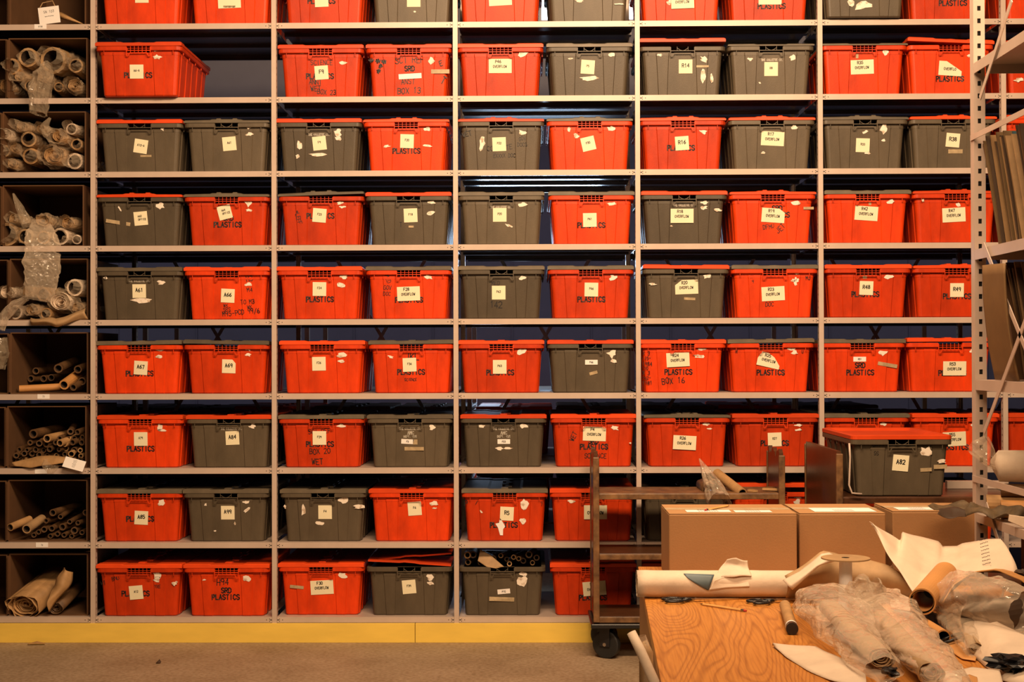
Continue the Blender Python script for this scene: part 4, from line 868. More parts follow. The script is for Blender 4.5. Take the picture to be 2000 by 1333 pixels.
# bagged rolls on the first cart
Yc = -.42
p = P(1386, 958, Yc); t = thing('paper_roll', 'wrapped roll with a dark ring end, in the pointed bag on the cart', 'roll', p)
b = bmesh.new(); spiral(b, (0, 0, 0), (-.01, .26, .01), .042, .012, 4, 22, .9, .15); link('sheet', b, TUBEP, t, smooth=True, solid=.0012)
p = P(1450, 964, Yc-.05); t = thing('paper_tube', 'brown tube with a black open mouth, on the cart', 'tube', p)
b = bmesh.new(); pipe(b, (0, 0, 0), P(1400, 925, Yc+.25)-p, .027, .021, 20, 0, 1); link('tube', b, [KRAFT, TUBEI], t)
o = crumple('plastic_bag', [P(1366, 896, Yc), P(1378, 920, Yc), P(1392, 950, Yc-.03), P(1405, 985, Yc-.1)], [.006, .055, .10, .12], FILMW, n=30, seg=26, amp=.3, squash=.55, fr=12); tag(o, 'pointed cloudy plastic bag around rolls on the cart', 'bag')
for i, (a, c) in enumerate((((1462, 958), (1478, 960)), ((1490, 944), (1522, 962)), ((1498, 942), (1512, 950)))):
    b = bmesh.new(); p = P(*a, Yc+.05*i); q = P(*c, Yc+.05*i-.05); zz = z_of(964, yF)+.008; p.z = q.z = zz+.003*i
    bar(b, (0, 0, 0), q-p, .018, .012); tag(link('wood_scrap', b, [KRAFT, KRAFT, WOODE][i], loc=p), ['short brown scrap beside the tube mouth on the cart', 'long thin wood strip leaning at the cart end panel', 'short wood strip behind the long one on the cart'][i], 'scrap')

# ------------------------------------------------------------------ table
ZT = .90
e1, e2 = T(1259, 1171, ZT), T(1291, 1333, ZT); dv = (e2-e1).normalized()      # towards the camera
far = e1 - dv*(.70); nv = Vector((-dv.y, dv.x, 0)); 
if nv.x < 0: nv = -nv
ang = math.atan2(nv.y, nv.x)
TL, TW = 1.2, 2.2
tb = thing('work_table', 'large oak-veneer work table covered with papers and bags', 'table', (far.x, far.y, 0), ang)
b = bmesh.new(); box(b, 0, TL, -TW, 0, ZT-.03, ZT); link('table_top', b, OAK, tb, bevel=.002)
b = bmesh.new(); box(b, 0, TL, -.018, -.0, ZT-.075, ZT-.0305); link('apron', b, OAK, tb)
WS = mat('side_wood', (.30, .13, .045), .5, noise_amt=.15, noise_scale=4, stretch=(1, 1, .2))
for x in (.004, TL-.03):
    b = bmesh.new(); box(b, x, x+.026, -TW+.01, -.02, 0, ZT-.0305); link('end_panel', b, WS, tb, bevel=.002)

def carton(label, xa, xb, ytop, d, ytb, zc=ZT, flap=True, rz=0, lab=()):
    f0 = A(xa, ytop, d); f1 = A(xb, ytop, d); ht = f0.z-zc; w_ = f1.x-f0.x
    # depth from back-edge pixel row
    back = T((xa+xb)/2, ytb, f0.z); D = back.y-f0.y
    t = thing('cardboard_box', label, 'box', (f0.x, f0.y, zc+.0005), rz)
    b = bmesh.new(); box(b, 0, w_, 0, D, 0, ht-.003); link('body', b, CARD, t, bevel=.004)
    for a, c in ((0, D/2-.001), (D/2+.001, D)):
        b = bmesh.new(); box(b, .001, w_-.001, a+.001, c-.001, ht-.0028, ht); link('flap', b, CARD, t, bevel=.001)
    b = bmesh.new(); box(b, .0, w_, D/2-.03, D/2+.03, ht+.0002, ht+.0006); link('packing_tape', b, TAPE, t)
    for (u0, u1, v0, v1, tx) in lab:
        b = bmesh.new(); box(b, u0*w_, u1*w_, v0*D, v1*D, ht+.0008, ht+.0014); s = link('shipping_label', b, WLABEL, t)
        b = bmesh.new()
        for k in range(3): text_bm(b, strokes(tx, .012, 4.5, .2), .002, lambda x, z, k=k: Vector(((u0+u1)/2*w_+x, v0*D+.018+k*.022+z, ht+.0017)))
        link('printed_text', b, INK, s)
    return t, ht, w_, D
carton('long brown cardboard box on the table, left of three', 1306.5, 1556.5, 1004, 4.93, 986, lab=((.15, .5, .12, .34, '~~~~~~~~'), (.53, .82, .1, .3, '~~~~~~')))
carton('brown cardboard box on the table, middle of three', 1561, 1730, 1003, 4.95, 985, lab=((.2, .92, .1, .5, '~~~~~~~~'),))
carton('brown cardboard box on the table, right of three under torn paper', 1743, 1908, 999, 5.02, 983, lab=((.1, .6, .1, .4, '~~~~~~'),))
def pencil(label, p, q, r=.0036):
    t = thing('pencil', label, 'pencil', p); d = q-p; L = d.length; n = d.normalized()
    b = bmesh.new(); tube(b, [n*.012, n*(L-.02)], r, 6); link('barrel', b, mat('pencil_wood', (.75, .45, .15), .4), t)
    b = bmesh.new(); tube(b, [Vector(), n*.0119], [.0006, r], 6); link('tip', b, TUBEP, t)
    b = bmesh.new(); tube(b, [n*(L-.0199), n*(L-.009)], r*1.08, 12); link('ferrule', b, CHROME, t)
    b = bmesh.new(); tube(b, [n*(L-.0089), n*L], [r, r*.8], 12); link('eraser', b, mat('eraser_red', (.5, .04, .03), .6), t)
pencil('yellow pencil lying on the oak table in front of the long roll', T(1367, 1180, ZT+.0045), T(1458, 1194, ZT+.0045))
zb = A(1400, 1004, 4.93).z+.0053
pencil('yellow pencil with red end lying on the left cardboard box', T(1424, 988, zb), T(1377, 997, zb))

# long white roll across the table
R = .0425; za = ZT+R+.001
a, c = T(1244, 1141, za), T(1745, 1141, za)
roll = thing('paper_roll', 'long thick white paper roll lying across the table by the boxes', 'roll', a); ax = (c-a).normalized()
b = bmesh.new(); spiral(b, (0, 0, 0), c-a, R*.84, .012, 6, 28, 1, .03); link('inner_sheets', b, OLDP, roll, smooth=True, solid=.001)
def rollpt(px, py, extra=.0015):
    # point on the roll surface under a pixel
    r = ray(px, py); axx = ax; o = CAM-a
    d = r-axx*r.dot(axx); oo = o-axx*o.dot(axx); A2, B2, C2 = d.dot(d), 2*d.dot(oo), oo.dot(oo)-(R+extra)**2
    disc = max(0, B2*B2-4*A2*C2); k = (-B2-math.sqrt(disc))/(2*A2); return (CAM+r*k)-a
b = bmesh.new(); n = 44; rows = []
for i in range(30):
    s_, u_ = frame_of(ax); base = (c-a)*(i/29); off = Vector((random.uniform(-.002, .002), 0, 0)) if i in (0, 29) else Vector()
    rows.append([base + (s_*math.cos(2*PI*k/n+2.2)+u_*math.sin(2*PI*k/n+2.2))*R*(1+.05*noise.noise(Vector((i*.5, math.cos(2*PI*k/n)*1.5, math.sin(2*PI*k/n)*1.5)))) + (off*random.uniform(0, 2)) for k in range(n+1)])
loft(b, rows); link('outer_sheet', b, PAPER, roll, smooth=True, solid=.001)
b = bmesh.new(); g = []
for i in range(13):
    t = i/12; ti = (1335+60*t, 1121+ 2*t); bi = (1338+46*t, 1124+30*min(1, t*1.05)**.8); g.append((ti, bi))
rows = [[rollpt(ti[0]*(1-v)+bi[0]*v, ti[1]*(1-v)+bi[1]*v, .003) for ti, bi in g] for v in [k/6 for k in range(7)]]
loft(b, rows); o = link('blue_patch', b, BLUEP, roll, smooth=True, solid=.001); o['label'] = 'blue-grey paper patch'
sheet('torn_flap', [A(1422, 1092, 4.60)-a, A(1438, 1090, 4.60)-a, A(1452, 1095, 4.6)-a, A(1461, 1097, 4.61)-a], [A(1395, 1128, 4.565)-a, A(1420, 1130, 4.56)-a, A(1445, 1128, 4.56)-a, A(1468, 1128, 4.56)-a], PAPER, roll, bulge=(0, .012, 0), amp=.008, fr=20)
sheet('overlap_sheet', [rollpt(1300, 1119, .004), rollpt(1400, 1119, .004), rollpt(1520, 1119, .004)], [rollpt(1372, 1152, .004), rollpt(1400, 1150, .004), rollpt(1462, 1147, .004)], PAPER, roll, amp=.003, thick=.001) if False else None
o = sheet('torn_flap', [rollpt(1395, 1135, .003), rollpt(1420, 1125, .003), rollpt(1460, 1121, .003)], [rollpt(1385, 1153, .004), rollpt(1420, 1149, .004), rollpt(1464, 1146, .004)], PAPER, roll, amp=.002)
# hump of paper over the right of the roll
o = sheet('paper_sheet', [A(1533, 1128, 4.5), A(1560, 1112, 4.5), A(1606, 1079, 4.52), A(1630, 1079, 4.55), A(1690, 1093, 4.55), A(1735, 1102, 4.5), A(1765, 1125, 4.45), A(1775, 1150, 4.4)],
          [T(1536, 1169, ZT+.004), T(1580, 1171, ZT+.004), T(1640, 1172, ZT+.004), T(1700, 1173, ZT+.004), T(1740, 1174, ZT+.004), T(1770, 1175, ZT+.004)], OLDP, bulge=(0, -.045, .012), amp=.008, n=34, rows=16); tag(o, 'curled tan paper sheet humped over the right end of the long roll', 'paper')
o = sheet('paper_sheet', [A(1528, 1135, 4.43), A(1560, 1118, 4.43), A(1604, 1082, 4.46), A(1620, 1080, 4.48)], [A(1547, 1153, 4.4), A(1562, 1140, 4.40), A(1600, 1105, 4.42), A(1650, 1092, 4.46)], PAPER, bulge=(0, -.02, 0), amp=.004); tag(o, 'pale paper strip folded diagonally over the curled tan sheet', 'paper')
# empty thread spool
p = T(1652, 1204, ZT); t = thing('empty_spool', 'empty white spool with tan flanges standing on the table', 'spool', (p.x, p.y, ZT+.0005))
hs = A(1652, 1090, p.y-CAM.y).z-ZT
b = bmesh.new(); pipe(b, (0, 0, .004), (0, 0, hs-.004), .0185, .012, 24); 
for v in b.verts: v.co.xy *= 1+.35*(1-v.co.z/hs)*.6
link('stem', b, [WLABEL, TUBEI], t, smooth=False)
for z in (0, hs-.004):
    b = bmesh.new(); pipe(b, (0, 0, z), (0, 0, z+.004), .072, .012, 40); link('flange', b, [OLDP, TUBEI], t)
# scissors
def scissors(label, h0, h1, tip, open_=.02):
    t = thing('scissors', label, 'scissors', (h0.x, h0.y, ZT+.008)); o0 = Vector((h0.x, h0.y, ZT+.008))
    d = (tip-o0); d.z = 0; L = d.length; n = d.normalized(); s = Vector((-n.y, n.x, 0)); hl = (h1-o0).length
    for k in (-1, 1):
        b = bmesh.new(); N_ = 22; c0 = n*hl*.38+s*k*.019
        pts = [c0 + n*math.cos(2*PI*i/N_)*hl*.36 + s*math.sin(2*PI*i/N_)*.016 for i in range(N_+1)]
        tube(b, pts, .0042, 8, cap=False); tube(b, [n*hl*.72+s*k*.016, n*hl*1.0+s*k*.004, n*hl*1.25], [.005, .006, .004], 8)
        link('handle', b, BLACKP, t, smooth=True)
        b = bmesh.new(); base = n*hl*1.1; ln = L-hl*1.1; dr = (n+s*(-k)*open_).normalized(); sd = Vector((-dr.y, dr.x, 0))
        v = [b.verts.new(q) for q in (base+sd*.007+Vector((0, 0, k*.0012)), base-sd*.007+Vector((0, 0, k*.0012)), base+dr*ln+Vector((0, 0, k*.0012-.004)))]
        v2 = [b.verts.new(x.co+Vector((0, 0, .0016))) for x in v]
        b.faces.new(v); b.faces.new(v2[::-1]); [b.faces.new((v[i], v[(i+1) % 3], v2[(i+1) % 3], v2[i])) for i in range(3)]
        link('blade', b, CHROME, t)
    b = bmesh.new(); tube(b, [n*hl*1.3+Vector((0, 0, -.001)), n*hl*1.3+Vector((0, 0, .004))], .004, 12); link('pivot_screw', b, CHROME, t)
scissors('black-handled long scissors tight against the long white roll, left pair', T(1296, 1178, ZT), T(1345, 1177, ZT), T(1442, 1173, ZT))
scissors('black-handled scissors with an oval grip near the small tube', T(1466, 1182, ZT), T(1512, 1181, ZT), T(1580, 1172, ZT))
# small tube on table
def lying(name, label, p, q, R, m=KRAFT, inner=TUBEI, tk=.8, cat='tube', z=None, extra=None):
    z = ZT if z is None else z; a_, c_ = T(*p, z+R), T(*q, z+R); a_.z += .001; c_.z += .001
    t = thing(name, label, cat, a_)
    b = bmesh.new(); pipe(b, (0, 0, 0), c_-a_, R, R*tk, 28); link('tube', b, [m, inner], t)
    return t, a_, c_
t, a_, c_ = lying('paper_tube', 'short tan paper roll with a dark end beside the scissors', (1547, 1229), (1533, 1184), .0165, KRAFT)
b = bmesh.new(); n_ = (a_-c_).normalized(); tube(b, [n_*-.02, n_*.006], .0172, 20); link('end_wrap', b, BLACKP, t)
b = bmesh.new(); tube(b, [n_*-.034, n_*-.0205], .0172, 20); link('label_band', b, WLABEL, t)
# kraft mailing tube
a_, c_ = A(1801, 1176, 4.0), A(1846, 1122, 4.42)
t = thing('paper_tube', 'thick orange-brown kraft tube with an open dark mouth', 'tube', a_); b = bmesh.new(); pipe(b, (0, 0, 0), c_-a_, .0375, .0335, 36); link('tube', b, [KRAFTO, TUBEI], t, smooth=False)
b = bmesh.new(); n_ = (c_-a_).normalized(); spiral(b, n_*.004, n_*.2, .031, .028, 1.2, 30, 1, .02); link('inner_curl', b, KRAFTO, t, smooth=True, solid=.001)
# big white sheet fanning up
o = sheet('paper_sheet', [A(1699, 1020, 4.62), A(1757, 1058, 4.66), A(1762, 1039, 4.68), A(1798, 1048, 4.7), A(1835, 1060, 4.7), A(1842, 1069, 4.7), A(1871, 1068, 4.68), A(1880, 1062, 4.66), A(1930, 1053, 4.6), A(1956, 1053, 4.55)],
          [A(1701, 1024, 4.61), A(1745, 1100, 4.45), A(1785, 1163, 4.33), A(1830, 1150, 4.35), A(1870, 1128, 4.38), A(1920, 1118, 4.4), A(1989, 1122, 4.4)], PAPER, bulge=(0, -.03, 0), amp=.006, n=48, rows=18); tag(o, 'large white torn paper sheet fanning upward behind the kraft tube', 'paper')
pb_ = o
b = bmesh.new()
for k in range(9): text_bm(b, strokes('~~~~~~', .006, 4.6, .6), .0009, lambda x, z: Vector((x, 0, z)), .28, 0, .05-k*.011)
o = link('printed_text', b, STEN, pb_); q = A(1925, 1085, 4.44)-pb_.location; o.location = q; o.rotation_euler = (-.4, 0, 0)
# curling kraft sheet at right
o = sheet('kraft_sheet', [A(1840, 1178, 4.05), A(1862, 1142, 4.08), A(1898, 1119, 4.1), A(1945, 1112, 4.12), A(2000, 1135, 4.12), A(2040, 1190, 4.1)], [A(1850, 1165, 4.5), A(1880, 1135, 4.5), A(1915, 1115, 4.5), A(1960, 1112, 4.5), A(2010, 1125, 4.5), A(2050, 1160, 4.5)], KRAFTO, amp=.004, thick=.003); tag(o, 'arched orange-brown kraft sheet at the right end of the table', 'paper')
b = bmesh.new(); p = T(1905, 1215, ZT+.06); tube(b, [p*0, Vector((.28, .18, .01))], [.05, .05], 24); tag(link('dark_bundle', b, mat('dark_brown_paper', (.05, .028, .015), .6), loc=p), 'dark bundle under the arched kraft sheet', 'bundle')
# flat sheets
def flat(label, poly, m, z=.002, amp=.004, name='paper_sheet', cat='paper', lift=0):
    n = len(poly)//2; top = [T(x, y, ZT+z+e) for x, y, e in poly[:n]]; bot = [T(x, y, ZT+z+e) for x, y, e in poly[n:][::-1]]
    o = sheet(name, top, bot, m, amp=amp, bulge=(0, 0, lift))
    for v in o.data.vertices:
        if v.co.z+o.location.z < ZT+.0012: v.co.z = ZT+.0012-o.location.z
    return tag(o, label, cat)
flat('white folded paper sheet lying at the near edge of the table', [(1508, 1262, 0), (1560, 1261, .0), (1592, 1262, .004), (1640, 1285, .01), (1690, 1318, .01), (1692, 1345, 0), (1625, 1332, 0), (1575, 1309, .0), (1535, 1285, .0), (1512, 1265, 0)], PAPER, .003, .004, lift=.008)
flat('white crumpled paper scraps under the kraft tube', [(1735, 1170, 0), (1770, 1163, .01), (1795, 1180, .01), (1796, 1205, .0), (1770, 1195, 0), (1740, 1185, 0)], PAPER, .004, .006, lift=.01)
flat('dark navy cloth piece below the kraft tube', [(1775, 1200, .0), (1810, 1192, .03), (1845, 1205, .02), (1858, 1235, .0), (1825, 1232, .0), (1786, 1210, .0)], NAVY, .004, .015, 'cloth_scrap', 'cloth', lift=.02)
flat('grey-blue paper strip left of the navy cloth', [(1740, 1190, .0), (1775, 1195, .0), (1790, 1208, 0), (1780, 1212, 0), (1765, 1203, 0), (1745, 1195, 0)], BLUEP, .006, .004)
flat('wide cream paper sheet sloping to the lower right corner', [(1888, 1200, .05), (1945, 1215, .06), (2010, 1245, .05), (2030, 1350, 0), (1960, 1330, 0), (1880, 1262, .0)], PAPER, .004, .008, lift=.02)
flat('bright white paper sheet cut by the bottom frame edge', [(1850, 1312, .0), (1900, 1300, .01), (1950, 1312, .01), (1965, 1350, 0), (1900, 1350, 0), (1835, 1345, 0)], PAPER, .012, .006, lift=.01)
flat('tan kraft scrap below the scissors ring, right side of table', [(1845, 1245, .01), (1880, 1255, .01), (1908, 1272, .0), (1905, 1292, 0), (1880, 1288, 0), (1850, 1270, 0)], KRAFTO, .004, .008)
flat('small torn orange-brown scrap at the bottom frame edge', [(1880, 1322, .0), (1895, 1318, .006), (1910, 1325, 0), (1912, 1345, 0), (1895, 1345, 0), (1878, 1340, 0)], KRAFTO, .03, .008)
t, a_, c_ = lying('paper_tube', 'tan kraft roll half under the plastic bag, right of the navy cloth', (1843, 1246), (1788, 1212), .02, KRAFTO)
b = bmesh.new(); p = T(1857, 1248, ZT+.02); pts = [Vector((math.cos(2*PI*k/20)*.03, math.sin(2*PI*k/20)*.02, .012*math.cos(2*PI*k/20))) for k in range(21)]
tube(b, pts, .0045, 8, cap=False); tag(link('handle_ring', b, BLACKP, loc=p, smooth=True), 'black oval handle ring lying by the tan kraft roll', 'handle')
def shard(label, px, py, r, z, m=BLACKP, sx=1.4):
    p = T(px, py, ZT+z); b = bmesh.new(); bmesh.ops.create_icosphere(b, subdivisions=3, radius=r)
    for v in b.verts: v.co = Vector((v.co.x*sx, v.co.y, v.co.z*.5))*(1+.9*noise.noise(v.co*70))
    return tag(link('plastic_scrap', b, m, loc=(p.x, p.y, ZT+z), smooth=False), label, 'scrap')
shard('jagged black plastic piece at the lower right corner', 1983, 1298, .038, .035)
shard('crumpled black plastic at the bottom edge between the bags', 1742, 1312, .02, .025, sx=1)
shard('dark brown lump at the right frame edge beside the white sheet', 2000, 1120, .022, .12, mat('dark_brown_paper', (.05, .028, .015), .6), 1)
# wrapped rolls in big bags
def bagged(label, p, q, R, pts, rads, sq=.7, m=FILMW, core=OLDP, amp=.3, seg=30, n=34):
    a_, c_ = T(*p, ZT+R), T(*q, ZT+R); t = thing('bagged_roll', label, 'roll', a_)
    if R: b = bmesh.new(); spiral(b, (0, 0, .004), c_-a_+Vector((0, 0, .004)), R*.92, R*.2, 5, 24, .8, .15); link('sheet', b, core, t, smooth=True, solid=.0012)
    o = crumple('plastic_bag', [T(x, y, ZT+z)-a_ for x, y, z in pts], rads, m, t, n=44, seg=40, amp=amp*.75, squash=sq, fr=11, smooth=True)
    for v in o.data.vertices:
        if v.co.z+a_.z < ZT+.0015: v.co.z = ZT+.0015-a_.z
    return t
bagged('bulky cloudy bag with a rolled bundle, nearest the table front', (1722, 1290), (1620, 1190), .038, [(1605, 1165, .04), (1622, 1185, .06), (1650, 1225, .055), (1690, 1275, .045), (1725, 1310, .035)], [.05, .10, .085, .062, .045], .62)
bagged('long cloudy bag with a rolled bundle running to the bottom edge', (1820, 1320), (1700, 1190), .036, [(1690, 1160, .05), (1712, 1180, .06), (1750, 1225, .05), (1810, 1285, .04), (1850, 1330, .035), (1880, 1365, .03)], [.045, .085, .085, .07, .055, .04], .6)
bagged('glossy crumpled bag over the arched kraft sheet, right', (2020, 1210), (1900, 1180), .03, [(1868, 1165, .06), (1900, 1170, .10), (1950, 1185, .10), (2020, 1200, .10)], [.05, .085, .085, .08], .8, FILMW, PAPER, .35)
bagged('glossy clear bag draped between the cream sheet and kraft arch', (1905, 1270), (1872, 1200), .02, [(1860, 1195, .04), (1875, 1215, .04), (1890, 1245, .03), (1900, 1275, .02)], [.045, .055, .04, .02], .6, FILM, OLDP)
for lb, pts, rads in (('glinting plastic wad on top of the big bags by the spool', [(1672, 1160, .08), (1690, 1158, .11), (1712, 1175, .08)], [.02, .045, .035]), ('clear plastic dome behind the bags near the tan hump', [(1738, 1155, .02), (1750, 1140, .05), (1765, 1150, .02)], [.03, .045, .03])):
    o = crumple('plastic_wad', [T(x, y, ZT+z) for x, y, z in pts], rads, FILM, n=26, seg=18, amp=.6, squash=.9, fr=22); tag(o, lb, 'plastic')
# string / curls
for i, (lb, pts) in enumerate((('pale loose string in front of the tan hump', [(1725, 1168), (1745, 1172), (1762, 1166), (1778, 1160)]), ('second pale string beside the white scraps', [(1730, 1160), (1748, 1166), (1772, 1158)]))):
    P_ = [T(x, y, ZT+.006+.003*i) for x, y in pts]; b = bmesh.new(); tube(b, [p-P_[0] for p in P_], .0022, 8); tag(link('string', b, PAPER, loc=P_[0], smooth=True), lb, 'string')
# two rolls leaning at the left end of the table
a_ = A(1233, 1236, 3.5); m1 = A(1252, 1274, 3.48); m2 = A(1279, 1335, 3.46); m2.x = min(m2.x, m1.x+.035)
pts = [a_, m1, m2, Vector((m2.x-.004, m2.y, .4)), Vector((m2.x-.004, m2.y+.02, .004))]
b = bmesh.new(); tube(b, [p-a_ for p in pts], [.0115, .0125, .0135, .014, .014], 16); tag(link('paper_roll', b, PAPER, loc=a_, smooth=True), 'slim white roll leaning against the left end of the table', 'roll')
a_ = A(1252, 1243, 3.62); m1 = A(1262, 1275, 3.62); m2 = Vector((m1.x, m1.y, .7)); m3 = Vector((m1.x, m1.y, .006))
o = crumple('plastic_bag', [a_, m1, m2, m3], [.014, .03, .028, .025], FILMW, n=20, seg=34, amp=.2, squash=.8); tag(o, 'cloudy plastic sleeve leaning behind the slim white roll', 'bag')
b = bmesh.new(); tube(b, [Vector((0, 0, -.02)), m1-a_, m2-a_, m3-a_], .018, 14); tag(link('paper_roll', b, OLDP, loc=a_, smooth=True), 'tan roll inside the cloudy plastic sleeve at the table end', 'roll')

# ------------------------------------------------------------------ right hand slotted rack
dR = 5.0; XR = A(1903, 400, dR).x; YR = CAM.y+dR; PW = .040
rk = thing('slotted_rack', 'beige slotted-angle rack with X braces at the right frame edge', 'rack', (XR, YR, 0)); RD, RW = 1.9, .55; RTOP = 3.3
def spost(x, y, sx, sy):
    b = bmesh.new(); z = 0.; hs, hw_ = .017, .006
    cx = x+sx*PW/2
    def plate(y0, y1):
        # face plate with real slots
        xs = (min(x, x+sx*PW), max(x, x+sx*PW)); m0, m1 = cx-hw_, cx+hw_
        box(b, xs[0], m0, y0, y1, 0, RTOP); box(b, m1, xs[1], y0, y1, 0, RTOP); zz = 0
        while zz < RTOP: box(b, m0, m1, y0, y1, zz, min(RTOP, zz+.044-hs)); zz += .044
    plate(min(y, y+sy*.002), max(y, y+sy*.002))
    box(b, min(x, x+sx*.002), max(x, x+sx*.002), min(y+sy*.002, y+sy*PW), max(y+sy*.002, y+sy*PW), 0, RTOP)
    box(b, cx-.009, cx+.009, y+sy*.006 if sy > 0 else y-.008, y+sy*.008 if sy > 0 else y-.006, 0, RTOP, 1)  # added dark strip behind the slots, standing in for shade inside them
    link('post', b, [STEEL, HOLE], rk)
# posts: the far aisle-side one shows its flat slotted face
spost(0, 0, 1, 1); spost(RW, 0, -1, 1); spost(0, -RD+.04, 1, -1); spost(RW, -RD+.04, -1, -1)
for y, hh in ((124, .036), (488, .036), (742, .036), (930, .026), (1003, .03), (0, .03)):
    z = A(1912, y, dR).z if y else .62; b = bmesh.new()
    if y == 930: box(b, -.004, -.001, -RD, .03, z-.022, z)
    else:
        box(b, .003, RW-.003, -RD+.05, -.003, z-.004, z); box(b, .0, .003, -RD+.042, -.002, z-hh, z); box(b, RW-.003, RW, -RD+.042, -.002, z-hh, z); box(b, .042, RW-.042, -.003, -.0, z-hh, z); box(b, .042, RW-.042, -RD+.04, -RD+.043, z-hh, z)
    link('tie_bar' if y == 930 else 'shelf', b, STEEL, rk)
z0 = A(1912, 262, dR).z; b = bmesh.new(); box(b, -.004, -.001, -RD, .03, z0-.02, z0); link('tie_bar', b, STEEL, rk)
def braz(pa, pb, yoff=-.001, w_=.02):
    b = bmesh.new(); bar(b, pa, pb, w_, .003, Vector((1, 0, 0))); link('brace', b, STEEL, rk)
def onside(px, py):      # point on the aisle side plane X=XR
    r = ray(px, py); return CAM+r*((XR-.006-CAM.x)/r.x)-rk.location
for (p0_, p1_) in (((1914, 192), (1976, 0)), ((1921, 478), (2075, 860)), ((1922, 845), (2075, 430)), ((1926, 985), (1952, 1065))):
    p_, q_ = onside(*p0_), onside(*p1_); braz(p_, q_)
# folders on the rack
FC = [CARDD, mat('folder_dark', (.06, .032, .014), .7), KRAFT, mat('folder_olive', (.16, .095, .035), .7), mat('folder_tan', (.32, .19, .08), .7), mat('folder_blue', (.04, .12, .16), .6), OLDP]
def folders(shelf_y, top_y, ds, hts, cols, grp, lab, xo=.0, sh=.0):
    z = A(1912, shelf_y, dR).z+.0008
    for i, d in enumerate(ds):
        h_ = hts*random.uniform(.93, 1.03); m = FC[cols[i]]; b = bmesh.new(); n = 8; w_ = random.uniform(.30, .38); tk = .007; amp = random.uniform(-.008, .008)
        rows = []
        for k in range(n+1):
            t = k/n; yy = amp*math.sin(PI*t)+.03*t*t
            xs = xo+sh*(1-t); rows.append([b.verts.new(v) for v in ((xs, yy, h_*t), (xs+w_-xo, yy, h_*t), (xs+w_-xo, yy+tk, h_*t), (xs, yy+tk, h_*t))])
        for a2, c2 in zip(rows, rows[1:]):
            for k in range(4): b.faces.new((a2[k], a2[(k+1) % 4], c2[(k+1) % 4], c2[k]))
        b.faces.new(rows[0]); b.faces.new(rows[-1][::-1])
        o = link('folder', b, m, loc=(XR+.010+random.uniform(0, .02), CAM.y+d, z)); tag(o, lab[0] if i not in lab[1] else lab[1][i], 'folder', grp if i not in lab[1] else None)
cols = [0, 4, 3, 3, 1, 4, 3, 1, 3, 1, 4, 1, 3, 6, 5, 6, 1, 1, 0, 1]
folders(488, 275, [4.955-.0215*i for i in range(20)], .375, cols, 'folders on the upper rack shelf', ('worn brown folder standing in the row on the upper rack shelf', {14: 'blue folder among the brown ones on the upper rack shelf', 0: 'first brown board against the slotted post, upper rack shelf'}), 0, .045)
cols = [0, 0, 4, 1, 3, 6, 1, 4, 3, 1, 3, 1, 3, 0]
folders(742, 518, [4.90-.026*i for i in range(14)], .405, cols, 'folders on the middle rack shelf', ('tall brown folder standing in the row on the middle rack shelf', {0: 'rearmost brown folder beside the slotted post, middle rack shelf'}), .05, .05)
p_ = [A(1920, 518, 4.86), A(1963, 515, 4.62), A(1990, 736, 4.62), A(1945, 742, 4.86)]
zb_ = A(1912, 742, dR).z+.002
for q_ in p_[2:]: q_.z = zb_
o = sheet('cardboard_sheet', p_[:2], [p_[3], p_[2]], mat('tan_board', (.20, .11, .04), .7), bulge=(-.012, 0, 0), amp=.002, thick=.006); tag(o, 'large plain tan board leaning in front of the folders, middle rack shelf', 'board')
# wrapped white roll on rack and kraft rolls
z = A(1912, 1003, dR).z
for i, (dy, dz, R_, m, lb) in enumerate(((0, .037, .036, KRAFT, 'tan roll on the low rack shelf under the white wrapped roll'), (-.09, .032, .031, KRAFTO, 'orange-brown roll on the low rack shelf in front of the tan one'), (-.03, .092, .022, TUBEP, 'dark brown roll lying on top of the tan roll, low rack shelf'))):
    b = bmesh.new(); pipe(b, (0, 0, 0), (.42, -.12, 0), R_, R_*.7, 18); tag(link('paper_roll', b, [m, TUBEI], loc=(XR+.01+.02*i, CAM.y+4.92+dy, z+dz)), lb, 'roll')
p = Vector((XR+.035, CAM.y+4.91, z+.172)); t = thing('bagged_roll', 'white roll in glossy gathered plastic on the rack', 'roll', p)
b = bmesh.new(); tube(b, [(0, 0, -.005), (.015, 0, 0), (.4, -.10, 0)], [.03, .054, .060], 24); link('roll', b, PAPER, t, smooth=True)
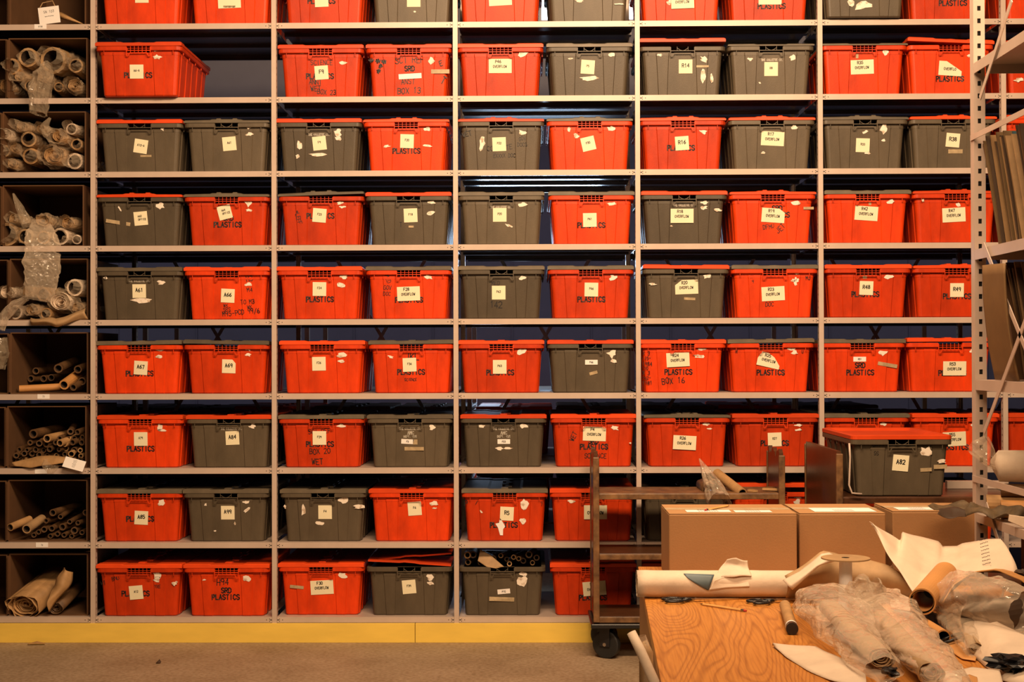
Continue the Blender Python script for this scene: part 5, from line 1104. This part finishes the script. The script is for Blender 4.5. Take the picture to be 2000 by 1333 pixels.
crumple('plastic_wrap', [(-.045, .03, .075), (-.03, .01, .05), (-.012, 0, .02), (.03, 0, 0), (.2, -.05, 0), (.42, -.1, 0)], [.040, .020, .040, .062, .064, .068], FILM, t, n=28, seg=34, amp=.22, squash=.95, fr=20)
# torn dark sheets drooping over the cartons
o = sheet('torn_paper', [A(1808, 985, 4.9), A(1850, 980, 4.95), A(1900, 984, 4.95), A(1960, 990, 4.8), A(2010, 1000, 4.7)], [A(1815, 992, 4.85), A(1855, 1000, 4.85), A(1900, 1003, 4.8), A(1960, 1010, 4.7), A(2010, 1018, 4.65)], mat('dark_torn_paper', (.13, .085, .04), .7, noise_amt=.3, noise_scale=30), amp=.03, fr=16, n=36); tag(o, 'dark torn paper strips drooping over the right cardboard box', 'paper')
o = sheet('torn_paper', [A(1835, 992, 4.86), A(1860, 990, 4.9), A(1890, 996, 4.86)], [A(1830, 1008, 4.8), A(1860, 1012, 4.8), A(1885, 1008, 4.8)], mat('dark_brown_paper', (.05, .028, .015), .6), amp=.012, fr=20); tag(o, 'nearly black torn flap hanging on the right cardboard box', 'paper')
o = sheet('paper_sheet', [A(1972, 1005, 4.6), A(2030, 1012, 4.5)], [A(1970, 1018, 4.6), A(2030, 1042, 4.5)], PAPER, amp=.006); tag(o, 'white paper strip at the right frame edge below the rack', 'paper')
# box standing right of the white sheet
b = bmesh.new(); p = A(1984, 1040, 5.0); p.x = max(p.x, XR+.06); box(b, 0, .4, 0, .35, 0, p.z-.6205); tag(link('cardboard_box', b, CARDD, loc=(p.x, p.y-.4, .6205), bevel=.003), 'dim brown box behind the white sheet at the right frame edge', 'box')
# floor scraps
for px, py, s, lb in ((70, 1258, .05, 'small brown paper scrap on the floor at the yellow board'), (310, 1294, .012, 'tiny dark scrap on the concrete floor, left')):
    p = T(px, py, .006); o = sheet('floor_scrap', [p+Vector((-s, .01, 0)), p+Vector((0, .02, .012)), p+Vector((s, .01, 0))], [p+Vector((-s*.8, -.02, 0)), p+Vector((0, -.02, .004)), p+Vector((s*1.2, -.015, 0))], KRAFT if s > .02 else TUBEI, amp=.004); tag(o, lb, 'scrap')
